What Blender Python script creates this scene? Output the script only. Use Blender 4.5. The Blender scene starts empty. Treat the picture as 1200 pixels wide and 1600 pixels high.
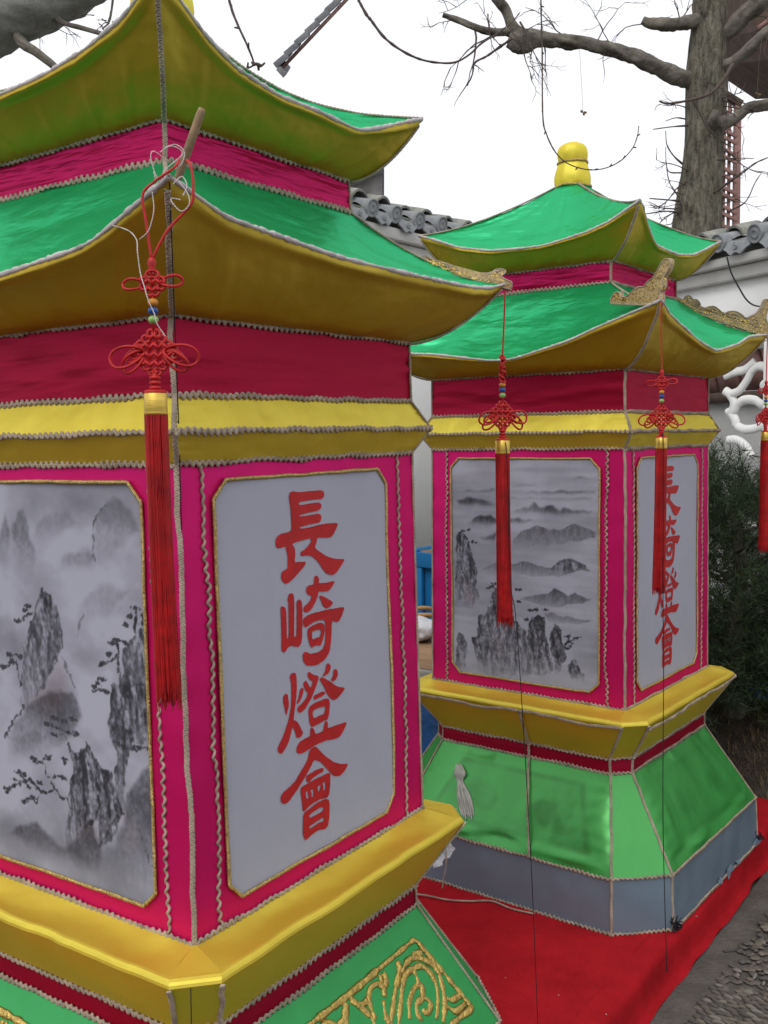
import bpy, math, random
import numpy as np
from mathutils import Matrix, Vector

random.seed(7)
RNG = np.random.default_rng(7)
SC = bpy.context.scene
COL = SC.collection
PI = math.pi

# ------------------------------------------------------------------ camera
CAM_Z, PITCH, ROLL, FPX = 1.3875, -0.07289, -0.01155, 1565.5
cam_d = bpy.data.cameras.new('camera')
cam_d.sensor_fit = 'VERTICAL'
cam_d.sensor_height = 24.0
cam_d.sensor_width = 18.0
cam_d.lens = FPX / 1600.0 * 24.0
cam_d.clip_start = 0.05
cam_d.clip_end = 500.0
cam = bpy.data.objects.new('camera', cam_d)
COL.objects.link(cam)
_F = Vector((0, math.cos(PITCH), math.sin(PITCH)))
_U = Vector((0, -math.sin(PITCH), math.cos(PITCH)))
_X = Vector((1, 0, 0))
_R = _X * math.cos(ROLL) + _U * math.sin(ROLL)
_V = -_X * math.sin(ROLL) + _U * math.cos(ROLL)
M = Matrix((_R, _V, -_F)).transposed().to_4x4()
M.translation = (0, 0, CAM_Z)
cam.matrix_world = M
SC.camera = cam

# ------------------------------------------------------------------ daylight: bright overcast
SUN_EL, SUN_ROT = math.radians(50), math.radians(207)
world = bpy.data.worlds.new('World')
SC.world = world
world.use_nodes = True
nt = world.node_tree
nt.nodes.clear()
sky = nt.nodes.new('ShaderNodeTexSky')
sky.sky_type = 'NISHITA'
sky.sun_disc = False
sky.sun_elevation = SUN_EL
sky.sun_rotation = SUN_ROT
sky.air_density = 1.0
sky.dust_density = 2.0
mixs = nt.nodes.new('ShaderNodeMixRGB')
mixs.inputs[0].default_value = 0.9            # cloud cover
mixs.inputs[2].default_value = (11.2, 11.3, 11.7, 1)
bgn = nt.nodes.new('ShaderNodeBackground')
bgn.inputs[1].default_value = 0.1
won = nt.nodes.new('ShaderNodeOutputWorld')
nt.links.new(sky.outputs[0], mixs.inputs[1])
nt.links.new(mixs.outputs[0], bgn.inputs[0])
nt.links.new(bgn.outputs[0], won.inputs[0])
sun_d = bpy.data.lights.new('sun', 'SUN')
sun_d.energy = 1.25
sun_d.angle = math.radians(40)
sun_d.color = (1.0, 0.97, 0.92)
sun = bpy.data.objects.new('sun', sun_d)
COL.objects.link(sun)
# the sun stands behind cloud, over the photographer's left shoulder
_sd = Vector((-0.45 * math.cos(SUN_EL), -0.89 * math.cos(SUN_EL), math.sin(SUN_EL)))
sun.rotation_euler = _sd.to_track_quat('Z', 'Y').to_euler()
sky.sun_rotation = math.atan2(_sd.x, _sd.y)
SC.view_settings.view_transform = 'Standard'
SC.view_settings.look = 'None'
SC.view_settings.exposure = 0.0
SC.view_settings.gamma = 1.0
SC.view_settings.use_curve_mapping = False

# ------------------------------------------------------------------ helpers
def at(px, py, d):
    """point at distance d (along +Y) seen in direction of a 1200x1600 photo point"""
    a, b = (px - 600) / FPX, (800 - py) / FPX
    D = _F + _R * a + _V * b
    return np.array(D * (d / D.y)) + np.array([0, 0, CAM_Z])

def onz(px, py, z):
    a, b = (px - 600) / FPX, (800 - py) / FPX
    D = _F + _R * a + _V * b
    return np.array(D * ((z - CAM_Z) / D.z)) + np.array([0, 0, CAM_Z])

def nrm(v):
    v = np.asarray(v, float)
    return v / np.maximum(np.linalg.norm(v, axis=-1, keepdims=True), 1e-12)

class MB:
    """collects vertices and quads/tris, then links them as ONE mesh object"""
    def __init__(s):
        s.v, s.f, s.n, s.mi, s.at = [], [], 0, [], []
    def add(s, V, F, mi=0, attr=None):
        V = np.asarray(V, float).reshape(-1, 3)
        F = np.asarray(F, np.int64)
        s.v.append(V); s.f.append(F + s.n); s.mi.append(np.full(len(F), mi)); s.n += len(V)
        s.at.append(np.ones((len(V), 4)) if attr is None else attr)
    def grid(s, P, mi=0, attr=None, flip=False):
        n, m = P.shape[:2]
        i = np.arange(n * m).reshape(n, m)
        F = np.stack([i[:-1, :-1], i[1:, :-1], i[1:, 1:], i[:-1, 1:]], -1).reshape(-1, 4)
        if flip: F = F[:, ::-1]
        s.add(P.reshape(-1, 3), F, mi, None if attr is None else attr.reshape(-1, 4))
    def tube(s, P, r, k=6, closed=False, cap=True, mi=0, flat=1.0, up=None):
        P = np.asarray(P, float); n = len(P)
        r = np.broadcast_to(np.asarray(r, float), (n,))
        if closed: T = np.roll(P, -1, 0) - np.roll(P, 1, 0)
        else: T = np.gradient(P, axis=0)
        T = nrm(T)
        if up is None:
            # parallel transport
            u = np.array([0.13, 0.21, 0.97])
            if abs(T[0] @ u) > .9: u = np.array([1., .1, 0])
            B = np.empty_like(P); b = np.cross(T[0], u); b /= np.linalg.norm(b)
            for i in range(n):
                b = b - T[i] * (b @ T[i]); b /= max(np.linalg.norm(b), 1e-9); B[i] = b
        else:
            B = nrm(np.cross(T, np.broadcast_to(up, P.shape)))
        N = np.cross(T, B)
        a = np.arange(k) * 2 * PI / k
        V = P[:, None] + r[:, None, None] * (np.cos(a)[None, :, None] * B[:, None] + flat * np.sin(a)[None, :, None] * N[:, None])
        i = np.arange(n * k).reshape(n, k)
        j = np.roll(i, -1, 1)
        if closed:
            i2, j2 = np.roll(i, -1, 0), np.roll(j, -1, 0)
            F = np.stack([i, j, j2, i2], -1).reshape(-1, 4)
        else:
            F = np.stack([i[:-1], j[:-1], j[1:], i[1:]], -1).reshape(-1, 4)
        V = V.reshape(-1, 3)
        if cap and not closed:
            V = np.concatenate([V, P[:1], P[-1:]])
            c0, c1 = n * k, n * k + 1
            F0 = np.stack([j[0], i[0], np.full(k, c0), np.full(k, c0)], -1)
            F1 = np.stack([i[-1], j[-1], np.full(k, c1), np.full(k, c1)], -1)
            F = np.concatenate([F, F0, F1])
        s.add(V, F, mi)
    def box(s, c, h, R=None, mi=0):
        V = np.array([[x, y, z] for x in (-1, 1) for y in (-1, 1) for z in (-1, 1)], float) * np.asarray(h, float)
        if R is not None: V = V @ np.asarray(R).T
        F = [(0, 1, 3, 2), (4, 6, 7, 5), (0, 4, 5, 1), (2, 3, 7, 6), (0, 2, 6, 4), (1, 5, 7, 3)]
        s.add(V + np.asarray(c), F, mi)
    def lathe(s, prof, c=(0, 0, 0), k=16, mi=0):
        prof = np.asarray(prof, float); a = np.arange(k + 1) * 2 * PI / k
        P = np.stack([prof[:, :1] * np.cos(a), prof[:, :1] * np.sin(a), np.repeat(prof[:, 1:], k + 1, 1)], -1)
        s.grid(P + np.asarray(c), mi)
    def build(s, name, mat, parent=None, smooth=True, attr=None, kind=None, bevel=0):
        me = bpy.data.meshes.new(name)
        V = np.concatenate(s.v); Fl = s.f
        # split degenerate quads into tris
        loops, tot, mi = [], [], []
        for F, m_ in zip(Fl, s.mi):
            if F.shape[1] == 4:
                t = F[:, 2] == F[:, 3]
                q = F[~t]
                loops.append(q.reshape(-1)); tot.append(np.full(len(q), 4)); mi.append(m_[~t])
                q = F[t][:, :3]
                loops.append(q.reshape(-1)); tot.append(np.full(len(q), 3)); mi.append(m_[t])
            else:
                loops.append(F.reshape(-1)); tot.append(np.full(len(F), F.shape[1])); mi.append(m_)
        loops = np.concatenate(loops).astype(np.int32); tot = np.concatenate(tot).astype(np.int32)
        me.vertices.add(len(V)); me.vertices.foreach_set('co', V.astype(np.float32).ravel())
        me.loops.add(len(loops)); me.loops.foreach_set('vertex_index', loops)
        me.polygons.add(len(tot))
        st = np.concatenate([[0], np.cumsum(tot)[:-1]]).astype(np.int32)
        me.polygons.foreach_set('loop_start', st); me.polygons.foreach_set('loop_total', tot)
        me.polygons.foreach_set('material_index', np.concatenate(mi).astype(np.int32))
        me.polygons.foreach_set('use_smooth', np.full(len(tot), smooth))
        me.update(calc_edges=True)
        me.validate()
        for m_ in (mat if isinstance(mat, (list, tuple)) else [mat]): me.materials.append(m_)
        if attr:
            A = np.concatenate(s.at)
            ca = me.color_attributes.new(attr, 'FLOAT_COLOR', 'POINT')
            ca.data.foreach_set('color', A.astype(np.float32).ravel())
        return link(name, me, parent, kind, bevel)

def link(name, me, parent=None, kind=None, bevel=0):
    o = bpy.data.objects.new(name, me)
    COL.objects.link(o)
    if parent is not None: o.parent = parent
    if kind: o['kind'] = kind
    if bevel:
        b = o.modifiers.new('bevel', 'BEVEL'); b.width = bevel; b.segments = 2; b.limit_method = 'ANGLE'
    return o

def thing(name, label, cat, loc=(0, 0, 0), rz=0.0, group=None):
    o = bpy.data.objects.new(name, None)
    COL.objects.link(o)
    o.empty_display_size = 0.1
    o.location = Vector([float(c) for c in loc]); o.rotation_euler = (0, 0, rz)
    return tag(o, label, cat, group)

def tag(o, label, cat, group=None):
    o['label'] = label; o['category'] = cat
    if group: o['group'] = group
    return o

# value noise ------------------------------------------------------
_LAT = RNG.random((64, 64, 64))
def noise(x, y, z=0.0):
    x, y, z = np.broadcast_arrays(np.asarray(x, float), np.asarray(y, float), np.asarray(z, float))
    xi, yi, zi = np.floor(x).astype(int), np.floor(y).astype(int), np.floor(z).astype(int)
    fx, fy, fz = x - xi, y - yi, z - zi
    fx, fy, fz = [t * t * (3 - 2 * t) for t in (fx, fy, fz)]
    r = 0
    for dx in (0, 1):
        for dy in (0, 1):
            for dz in (0, 1):
                r = r + _LAT[(xi + dx) & 63, (yi + dy) & 63, (zi + dz) & 63] * (fx if dx else 1 - fx) * (fy if dy else 1 - fy) * (fz if dz else 1 - fz)
    return r * 2 - 1
def fbm(x, y, z=0.0, o=4):
    r, a = 0, 1.0
    for i in range(o):
        r = r + a * noise(x * 2 ** i + 17.3 * i, y * 2 ** i + 5.1 * i, np.asarray(z) + 3.7 * i); a *= .5
    return r

def spline(P, n=12, closed=False):
    P = np.asarray(P, float)
    if closed: Q = np.concatenate([P[-1:], P, P[:2]])
    else: Q = np.concatenate([2 * P[:1] - P[1:2], P, 2 * P[-1:] - P[-2:-1]])
    out = []
    for i in range(1, len(Q) - 2):
        t = np.linspace(0, 1, n, endpoint=False)[:, None]
        a, b, c, d = Q[i - 1:i + 3]
        out.append(.5 * (2 * b + (c - a) * t + (2 * a - 5 * b + 4 * c - d) * t ** 2 + (3 * b - a - 3 * c + d) * t ** 3))
    if not closed: out.append(P[-1:])
    return np.concatenate(out)

def resample(P, step):
    P = np.asarray(P, float)
    L = np.concatenate([[0], np.cumsum(np.linalg.norm(np.diff(P[:, :3], axis=0), axis=1))])
    n = max(2, int(round(L[-1] / step)) + 1)
    t = np.linspace(0, L[-1], n)
    return np.stack([np.interp(t, L, P[:, i]) for i in range(P.shape[1])], -1), t

# ------------------------------------------------------------------ materials
def mat(name):
    m = bpy.data.materials.new(name); m.use_nodes = True
    t = m.node_tree
    return m, t, t.nodes['Principled BSDF'], t.nodes['Material Output']

def N(t, kind, **kw):
    n = t.nodes.new(kind)
    for k, v in kw.items():
        if k.startswith('i_'):
            key = k[2:]
            n.inputs[int(key) if key.isdigit() else key.replace('_', ' ')].default_value = v
        else: setattr(n, k, v)
    return n

def coords(t, sc=(1, 1, 1)):
    tc = N(t, 'ShaderNodeTexCoord'); mp = N(t, 'ShaderNodeMapping')
    mp.inputs['Scale'].default_value = sc
    t.links.new(tc.outputs['Object'], mp.inputs['Vector'])
    return mp.outputs[0]

def ramp(t, src, stops):
    r = N(t, 'ShaderNodeValToRGB')
    e = r.color_ramp.elements
    while len(e) < len(stops): e.new(.5)
    for x, (p, c) in zip(e, stops):
        x.position = p; x.color = tuple(c) + (1,) if len(c) == 3 else c
    t.links.new(src, r.inputs[0])
    return r.outputs[0]

def mul(c, k): return tuple(min(1, x * k) for x in c)

def plain(name, col, rough=.7, var=.25, nscale=8, bump=.0, bscale=40, sc=(1, 1, 1), metal=0.0, spec=.3, col2=None, sheen=0.0, bdist=.004):
    m, t, b, o = mat(name)
    v = coords(t, sc)
    n = N(t, 'ShaderNodeTexNoise', i_Scale=nscale, i_Detail=6.0, i_Roughness=.65)
    t.links.new(v, n.inputs['Vector'])
    c = ramp(t, n.outputs[0], [(.3, mul(col, 1 - var)), (.7, col2 or mul(col, 1 + var))])
    t.links.new(c, b.inputs['Base Color'])
    b.inputs['Roughness'].default_value = rough; b.inputs['Metallic'].default_value = metal
    b.inputs['Specular IOR Level'].default_value = spec
    b.inputs['Sheen Weight'].default_value = sheen
    if bump:
        n2 = N(t, 'ShaderNodeTexNoise', i_Scale=bscale, i_Detail=5.0, i_Roughness=.6)
        t.links.new(v, n2.inputs['Vector'])
        bp = N(t, 'ShaderNodeBump', i_Strength=bump, i_Distance=bdist)
        t.links.new(n2.outputs[0], bp.inputs['Height']); t.links.new(bp.outputs[0], b.inputs['Normal'])
    return m

def satin(name, col, gloss, rough=.38, mixf=.35, trans=0.0, fold=.5, fsc=(1, 1, 1), var=.12, stain=None, tcol=None, fscale=6.0):
    """woven satin: a deep dyed body under a coloured sheen of floating threads, soft folds, fine weave; optionally lets daylight through"""
    m, t, b, o = mat(name)
    v = coords(t)
    n = N(t, 'ShaderNodeTexNoise', i_Scale=5.0, i_Detail=7.0, i_Roughness=.6)
    t.links.new(v, n.inputs['Vector'])
    c = ramp(t, n.outputs[0], [(.25, mul(col, 1 - var)), (.75, mul(col, 1 + var))])
    if stain:
        at_ = N(t, 'ShaderNodeAttribute', attribute_name='stain')
        mx = N(t, 'ShaderNodeMixRGB'); mx.inputs[2].default_value = stain + (1,)
        t.links.new(at_.outputs['Fac'], mx.inputs[0]); t.links.new(c, mx.inputs[1]); c = mx.outputs[0]
    t.links.new(c, b.inputs['Base Color'])
    b.inputs['Roughness'].default_value = .6
    b.inputs['Specular IOR Level'].default_value = .12
    v2 = coords(t, fsc)
    f = N(t, 'ShaderNodeTexNoise', i_Scale=fscale, i_Detail=3.5, i_Roughness=.5, i_Distortion=.12)
    t.links.new(v2, f.inputs['Vector'])
    w = N(t, 'ShaderNodeTexNoise', i_Scale=650.0, i_Detail=1.0)
    t.links.new(v, w.inputs['Vector'])
    b1 = N(t, 'ShaderNodeBump', i_Strength=fold, i_Distance=.03)
    t.links.new(f.outputs[0], b1.inputs['Height'])
    b2 = N(t, 'ShaderNodeBump', i_Strength=.15, i_Distance=.001)
    t.links.new(w.outputs[0], b2.inputs['Height']); t.links.new(b1.outputs[0], b2.inputs['Normal'])
    t.links.new(b2.outputs[0], b.inputs['Normal'])
    g = N(t, 'ShaderNodeBsdfGlossy', i_Roughness=rough)
    g.inputs['Color'].default_value = gloss + (1,)
    t.links.new(b2.outputs[0], g.inputs['Normal'])
    m1 = N(t, 'ShaderNodeMixShader', i_0=mixf)
    t.links.new(b.outputs[0], m1.inputs[1]); t.links.new(g.outputs[0], m1.inputs[2])
    out = m1.outputs[0]
    if trans:
        tr = N(t, 'ShaderNodeBsdfTranslucent'); ms = N(t, 'ShaderNodeMixShader', i_0=trans)
        tr.inputs[0].default_value = (tcol or col) + (1,)
        t.links.new(out, ms.inputs[1]); t.links.new(tr.outputs[0], ms.inputs[2]); out = ms.outputs[0]
    t.links.new(out, o.inputs[0])
    return m

def attr_mat(name, attr, rough=.75, bump=.1, bscale=500):
    m, t, b, o = mat(name)
    a = N(t, 'ShaderNodeAttribute', attribute_name=attr)
    t.links.new(a.outputs['Color'], b.inputs['Base Color'])
    b.inputs['Roughness'].default_value = rough
    b.inputs['Specular IOR Level'].default_value = .25
    n = N(t, 'ShaderNodeTexNoise', i_Scale=bscale, i_Detail=1.0); t.links.new(coords(t), n.inputs['Vector'])
    bp = N(t, 'ShaderNodeBump', i_Strength=bump, i_Distance=.001)
    t.links.new(n.outputs[0], bp.inputs['Height']); t.links.new(bp.outputs[0], b.inputs['Normal'])
    return m

PINK, PINKG = (.52, .005, .085), (.85, .03, .32)
YEL, YELG = (.44, .205, .005), (.98, .97, .18)
GRN, GRNG = (.012, .36, .105), (.10, .86, .42)
MAT = dict(
    pink=satin('pink_satin', PINK, PINKG, .42, .34, fsc=(1, 1, .25), fold=.35),
    neck=satin('shaded_pink_neck_satin', (.40, .004, .050), (.72, .025, .20), .36, .32, fsc=(.5, .5, 5), fold=.8),  # pink cloth again, made darker: shade of the upper eave is in the colour
    crimson=satin('shaded_crimson_satin', (.27, .003, .020), (.52, .014, .075), .40, .30, fsc=(.4, .4, 3.0), fold=.25),  # crimson deepened: the shade under eave and ledge is put into the colour
    yellow=satin('yellow_satin', YEL, YELG, .58, .46, fold=.35, var=.08),
    gold=satin('shaded_yellow_satin_lining', (.33, .165, .005), YELG, .50, .20, .02, fold=.5, fsc=(1, 1, 1.5)),  # the ledge's yellow cloth in a darker copy; eave shade painted into it
    gold_up=satin('shaded_thin_yellow_satin_lining', (.33, .175, .005), YELG, .48, .23, .13, fold=.55, fsc=(1, 1, 1.5), tcol=(.66, .42, .06)),  # darkened likewise: shade below the upper roof painted into the yellow
    green=satin('emerald_satin', GRN, GRNG, .34, .38, .20, fold=.45, fsc=(1, 1, 3), tcol=(.05, .45, .13)),
    skirt=satin('green_satin_skirt', (.035, .26, .050), (.20, .62, .22), .34, .32, fold=.22, stain=(.006, .075, .006)),
    skirt_a=satin('plain_green_satin_skirt', (.025, .27, .065), (.15, .6, .25), .45, .25, fold=.2, stain=(.035, .25, .06)),
    finial=satin('yellow_finial_satin', (.66, .50, .022), (.95, .88, .2), .5, .25, fold=.35, fsc=(3, 3, .6)),
    grey=satin('blue_grey_twill', (.135, .175, .225), (.42, .64, .76), .45, .20, fold=.22, fsc=(1, 1, .5), var=.2),
    braid=plain('tan_gimp_braid', (.34, .275, .215), .7, .4, 30, .3, 500, bdist=.001),
    cord=plain('beige_corner_cord', (.36, .295, .23), .8, .35, 30, .3, 500, bdist=.001),
    eavecord=plain('grey_fuzzy_cord', (.48, .45, .45), .9, .3, 40, .5, 600, bdist=.002),
    beads=plain('gold_bead_border', (.50, .37, .14), .38, .5, 200, .5, 350, metal=.6, bdist=.002),
    foil=plain('gold_foil', (.66, .47, .14), .28, .35, 60, .8, 120, metal=.8, bdist=.006),
    scroll=plain('gold_glitter_board', (.38, .28, .13), .45, .4, 90, .8, 160, metal=.35, bdist=.004),
    panel=attr_mat('ink_wash_on_cotton', 'ink'),
    cotton=plain('white_panel_cotton', (.37, .375, .45), .85, .06, 2.5, .5, 420, bdist=.0012),
    redpaint=plain('red_letter_paint', (.42, .014, .016), .6, .16, 22),
    redcord=plain('red_knot_cord', (.44, .008, .010), .5, .25, 60, .4, 700, spec=.4, bdist=.001),
    fringe=plain('red_silk_fringe', (.40, .006, .008), .45, .35, 40, spec=.4),
    carpet=plain('red_carpet', (.37, .009, .015), .95, .26, 5, .5, 420, spec=.1, bdist=.003),
    plaster=plain('white_plaster', (.86, .86, .84), .9, .06, 2.6, .25, 34, bdist=.006, col2=(.90, .90, .89)),
    mould=plain('grey_lime_moulding', (.50, .49, .47), .9, .12, 4, .2, 30),
    tile=plain('grey_clay_tile', (.20, .215, .235), .85, .35, 9, .4, 60, col2=(.33, .34, .35)),
    tile2=plain('mossy_grey_clay_tile', (.15, .16, .15), .9, .45, 12, .5, 60, col2=(.30, .30, .26)),
    bark=plain('grey_brown_bark', (.10, .09, .066), .95, .55, 6, 1.0, 12, sc=(5, 5, 1.3), col2=(.30, .275, .21), bdist=.06),
    bough=plain('smooth_grey_bark', (.17, .17, .155), .9, .35, 6, .7, 18, bdist=.012, col2=(.30, .30, .275)),
    capgold=plain('gold_thread_wrapping', (.72, .50, .10), .3, .2, 30, .5, 300, sc=(.1, .1, 3), metal=.7, bdist=.001),
    limb=plain('lichen_bark', (.15, .13, .105), .95, .5, 7, .9, 22, col2=(.24, .22, .185), bdist=.02),
    twig=plain('twig_bark', (.09, .07, .06), .9, .3, 20),
    stick=plain('weathered_stick', (.27, .19, .11), .8, .4, 30, .5, 90, bdist=.003),
    rag=plain('grey_white_rag', (.42, .42, .38), .9, .25, 40),
    string=plain('white_cotton_string', (.58, .54, .52), .9, .15, 60),
    thread=plain('black_thread', (.012, .012, .016), .7, .2, 40),
    wood=plain('brown_board', (.30, .19, .11), .75, .3, 6, .2, 60, sc=(1, 8, 1)),
    greywood=plain('weathered_grey_board', (.26, .25, .24), .85, .35, 8, .4, 60, sc=(1, 6, 1)),
    bamboo=plain('bamboo_cane', (.52, .31, .12), .45, .25, 12),
    bluepaint=plain('blue_gloss_paint', (.010, .145, .36), .4, .12, 5, .08, 40),
    tarp=plain('dark_blue_tarp', (.012, .055, .17), .5, .35, 6, .7, 16, bdist=.02),
    white_cloth=plain('crumpled_white_cloth', (.62, .63, .66), .8, .1, 8, .8, 18, bdist=.02),
    pavilion=plain('faded_red_timber', (.30, .17, .15), .8, .25, 12, .2, 60),
    darkwood=plain('dark_brown_eave', (.10, .065, .05), .85, .4, 8),
    needle=plain('dark_pine_needles', (.038, .060, .026), .7, .5, 9),
    soil=plain('dark_soil', (.055, .045, .036), .98, .45, 16, .9, 60, bdist=.02),
    straw=plain('dead_grass', (.13, .095, .055), .9, .4, 8),
    mortar=plain('paving_mortar', (.11, .10, .09), .95, .3, 10, .8, 70, bdist=.012),
    slate=plain('slate_divider', (.075, .07, .068), .85, .3, 20),
    housewall=plain('pale_grey_render', (.40, .40, .39), .9, .12, 3, .2, 20),
    greybag=plain('grey_plastic_sheet', (.20, .20, .23), .5, .25, 8, .6, 20, bdist=.02),
)
for i, c in enumerate([(.125, .108, .092), (.10, .088, .076), (.15, .13, .108), (.095, .09, .085), (.19, .172, .15)]):
    MAT['peb%d' % i] = plain('river_pebble_%s' % 'abcde'[i], c, .7, .3, 40, .3, 90)
for k_, c in [('orange', (.55, .22, .03)), ('blue', (.02, .07, .28)), ('lime', (.25, .42, .12))]:
    MAT['bead_' + k_] = plain(k_ + '_bead', c, .25, .2, 90)

# traced outlines (mm in the plane of each panel)
CHARS={"chang":[[[-66,1198],[-61,1201],[-52,1201],[-45,1199],[-16,1199],[16,1199],[25,1196],[26,1189],[19,1184],[5,1184],[-11,1184],[-39,1183],[-44,1181],[-41,1178],[-29,1178],[-3,1179],[11,1179],[17,1175],[16,1168],[7,1165],[-12,1164],[-38,1162],[-44,1160],[-41,1159],[-20,1159],[6,1160],[15,1158],[16,1153],[12,1145],[-13,1144],[-39,1142],[-44,1141],[-41,1139],[-13,1139],[19,1142],[64,1140],[56,1129],[46,1119],[35,1117],[2,1120],[1,1114],[-5,1103],[13,1093],[31,1084],[54,1078],[81,1075],[66,1063],[51,1053],[40,1052],[26,1056],[16,1064],[2,1080],[-12,1090],[-27,1094],[-39,1093],[-44,1097],[-42,1101],[-31,1104],[-18,1111],[-14,1115],[-15,1121],[-40,1119],[-64,1117],[-57,1108],[-56,1101],[-59,1085],[-47,1085],[-28,1083],[-36,1075],[-50,1067],[-66,1058],[-77,1054],[-84,1054],[-91,1058],[-94,1067],[-92,1074],[-84,1076],[-77,1078],[-76,1089],[-76,1101],[-80,1110],[-78,1114],[-97,1112],[-103,1115],[-105,1122],[-103,1129],[-94,1135],[-64,1137],[-63,1153],[-64,1172],[-67,1190]]],"qi":[[[-98,1018],[-92,1019],[-86,1015],[-84,1005],[-85,965],[-83,964],[-80,967],[-78,1022],[-80,1027],[-77,1035],[-70,1037],[-64,1033],[-63,1016],[-67,964],[-64,964],[-61,964],[-58,1000],[-58,1020],[-51,1024],[-44,1019],[-43,1003],[-46,961],[-49,950],[-55,946],[-60,946],[-73,951],[-83,950],[-89,944],[-94,943],[-100,948],[-98,971],[-98,1001]],[[-10,1054],[-7,1057],[-1,1056],[4,1050],[2,1043],[23,1041],[49,1041],[42,1034],[30,1026],[14,1027],[0,1029],[0,1023],[-9,1012],[-20,1002],[-28,999],[-36,999],[-41,1004],[-39,1010],[-29,1013],[-21,1018],[-18,1025],[-26,1027],[-32,1032],[-31,1040],[-25,1043],[-10,1043]],[[2,1021],[8,1022],[22,1015],[36,1008],[41,1003],[34,999],[21,997],[13,1002],[7,1013]],[[-43,986],[-40,991],[-30,994],[-12,995],[21,995],[50,993],[75,992],[66,979],[58,970],[49,969],[36,974],[34,960],[32,941],[26,921],[13,911],[-8,906],[-24,907],[-38,911],[-46,920],[-47,929],[-44,934],[-37,934],[-25,928],[-7,927],[8,930],[14,938],[17,956],[17,977],[8,980],[-13,980],[-25,977],[-35,974],[-41,977]],[[-31,971],[-21,974],[-5,976],[8,975],[14,971],[15,959],[9,947],[2,936],[-6,939],[-17,939],[-23,937],[-28,945],[-32,959]],[[-21,964],[-9,965],[3,964],[5,960],[1,952],[-10,952],[-20,951]]],"deng":[[[-98,873],[-92,876],[-87,873],[-86,865],[-85,855],[-89,846],[-92,838],[-94,845],[-97,856],[-99,866]],[[-81,901],[-77,906],[-67,905],[-64,899],[-64,880],[-66,863],[-71,844],[-75,828],[-67,824],[-61,817],[-53,803],[-52,799],[-59,795],[-67,796],[-70,799],[-73,809],[-78,818],[-82,808],[-89,794],[-98,786],[-104,781],[-109,781],[-116,786],[-116,793],[-108,801],[-98,813],[-88,829],[-80,850],[-78,874],[-78,892]],[[-56,875],[-51,876],[-46,874],[-48,868],[-54,858],[-62,852],[-66,853],[-61,861]],[[-36,897],[-30,899],[-25,895],[-19,891],[-9,888],[-6,884],[-12,873],[-20,863],[-27,854],[-35,847],[-45,839],[-53,836],[-60,836],[-65,842],[-63,847],[-53,850],[-42,856],[-36,864],[-42,869],[-47,879],[-47,884],[-39,886],[-34,877],[-28,871],[-22,881],[-29,884],[-35,891]],[[-5,881],[3,883],[15,876],[30,867],[44,857],[68,850],[56,842],[41,836],[32,836],[24,841],[14,852],[7,866]],[[16,901],[20,904],[27,899],[28,893],[22,886],[12,883],[3,883],[12,890]],[[35,887],[40,889],[46,886],[48,879],[43,871],[32,868],[27,872],[34,878]],[[-22,856],[-10,857],[2,858],[9,856],[10,852],[0,850],[-13,849],[-21,848]],[[-34,840],[-23,843],[-3,844],[14,844],[21,840],[22,832],[19,815],[14,806],[4,807],[-11,805],[-29,804],[-34,811],[-36,823],[-37,833]],[[-25,831],[-11,833],[8,831],[9,825],[5,819],[-8,819],[-22,817],[-26,824]],[[-34,802],[-29,804],[-23,799],[-20,790],[-11,790],[1,790],[4,800],[8,806],[14,802],[14,791],[33,791],[70,789],[62,779],[46,767],[29,768],[6,772],[-18,772],[-39,769],[-56,767],[-64,768],[-71,774],[-69,782],[-61,788],[-46,790],[-34,790]]],"hui":[[[-37,767],[-28,770],[-18,768],[-13,762],[5,745],[32,726],[51,718],[70,714],[61,705],[46,699],[37,700],[24,706],[8,723],[-8,739],[-20,745],[-27,747],[-36,737],[-48,727],[-69,712],[-89,700],[-100,696],[-108,698],[-114,704],[-114,712],[-107,717],[-92,720],[-76,726],[-58,740],[-43,752]],[[-47,726],[-39,727],[-20,729],[-6,728],[0,725],[-1,720],[-17,720],[-33,717],[-39,713],[-46,715],[-48,722]],[[-63,710],[-57,712],[-37,713],[-17,714],[4,714],[14,714],[18,710],[17,693],[14,676],[7,671],[-8,675],[-29,675],[-45,672],[-55,668],[-60,672],[-60,686],[-63,700]],[[-51,700],[-42,699],[-45,696],[-42,687],[-48,687]],[[-38,699],[-29,699],[-30,686],[-36,686],[-34,692]],[[-18,700],[-9,700],[-12,690],[-17,690]],[[-5,701],[4,701],[3,687],[-3,687],[-1,695]],[[-58,666],[-41,668],[-19,672],[2,671],[11,668],[14,662],[13,636],[8,621],[-1,619],[-19,624],[-38,622],[-53,618],[-58,623],[-61,635]],[[-44,657],[-28,660],[-7,660],[-2,656],[-8,652],[-28,652],[-40,652]],[[-45,638],[-24,640],[-3,641],[-2,634],[-21,636],[-41,633]]]}
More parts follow.
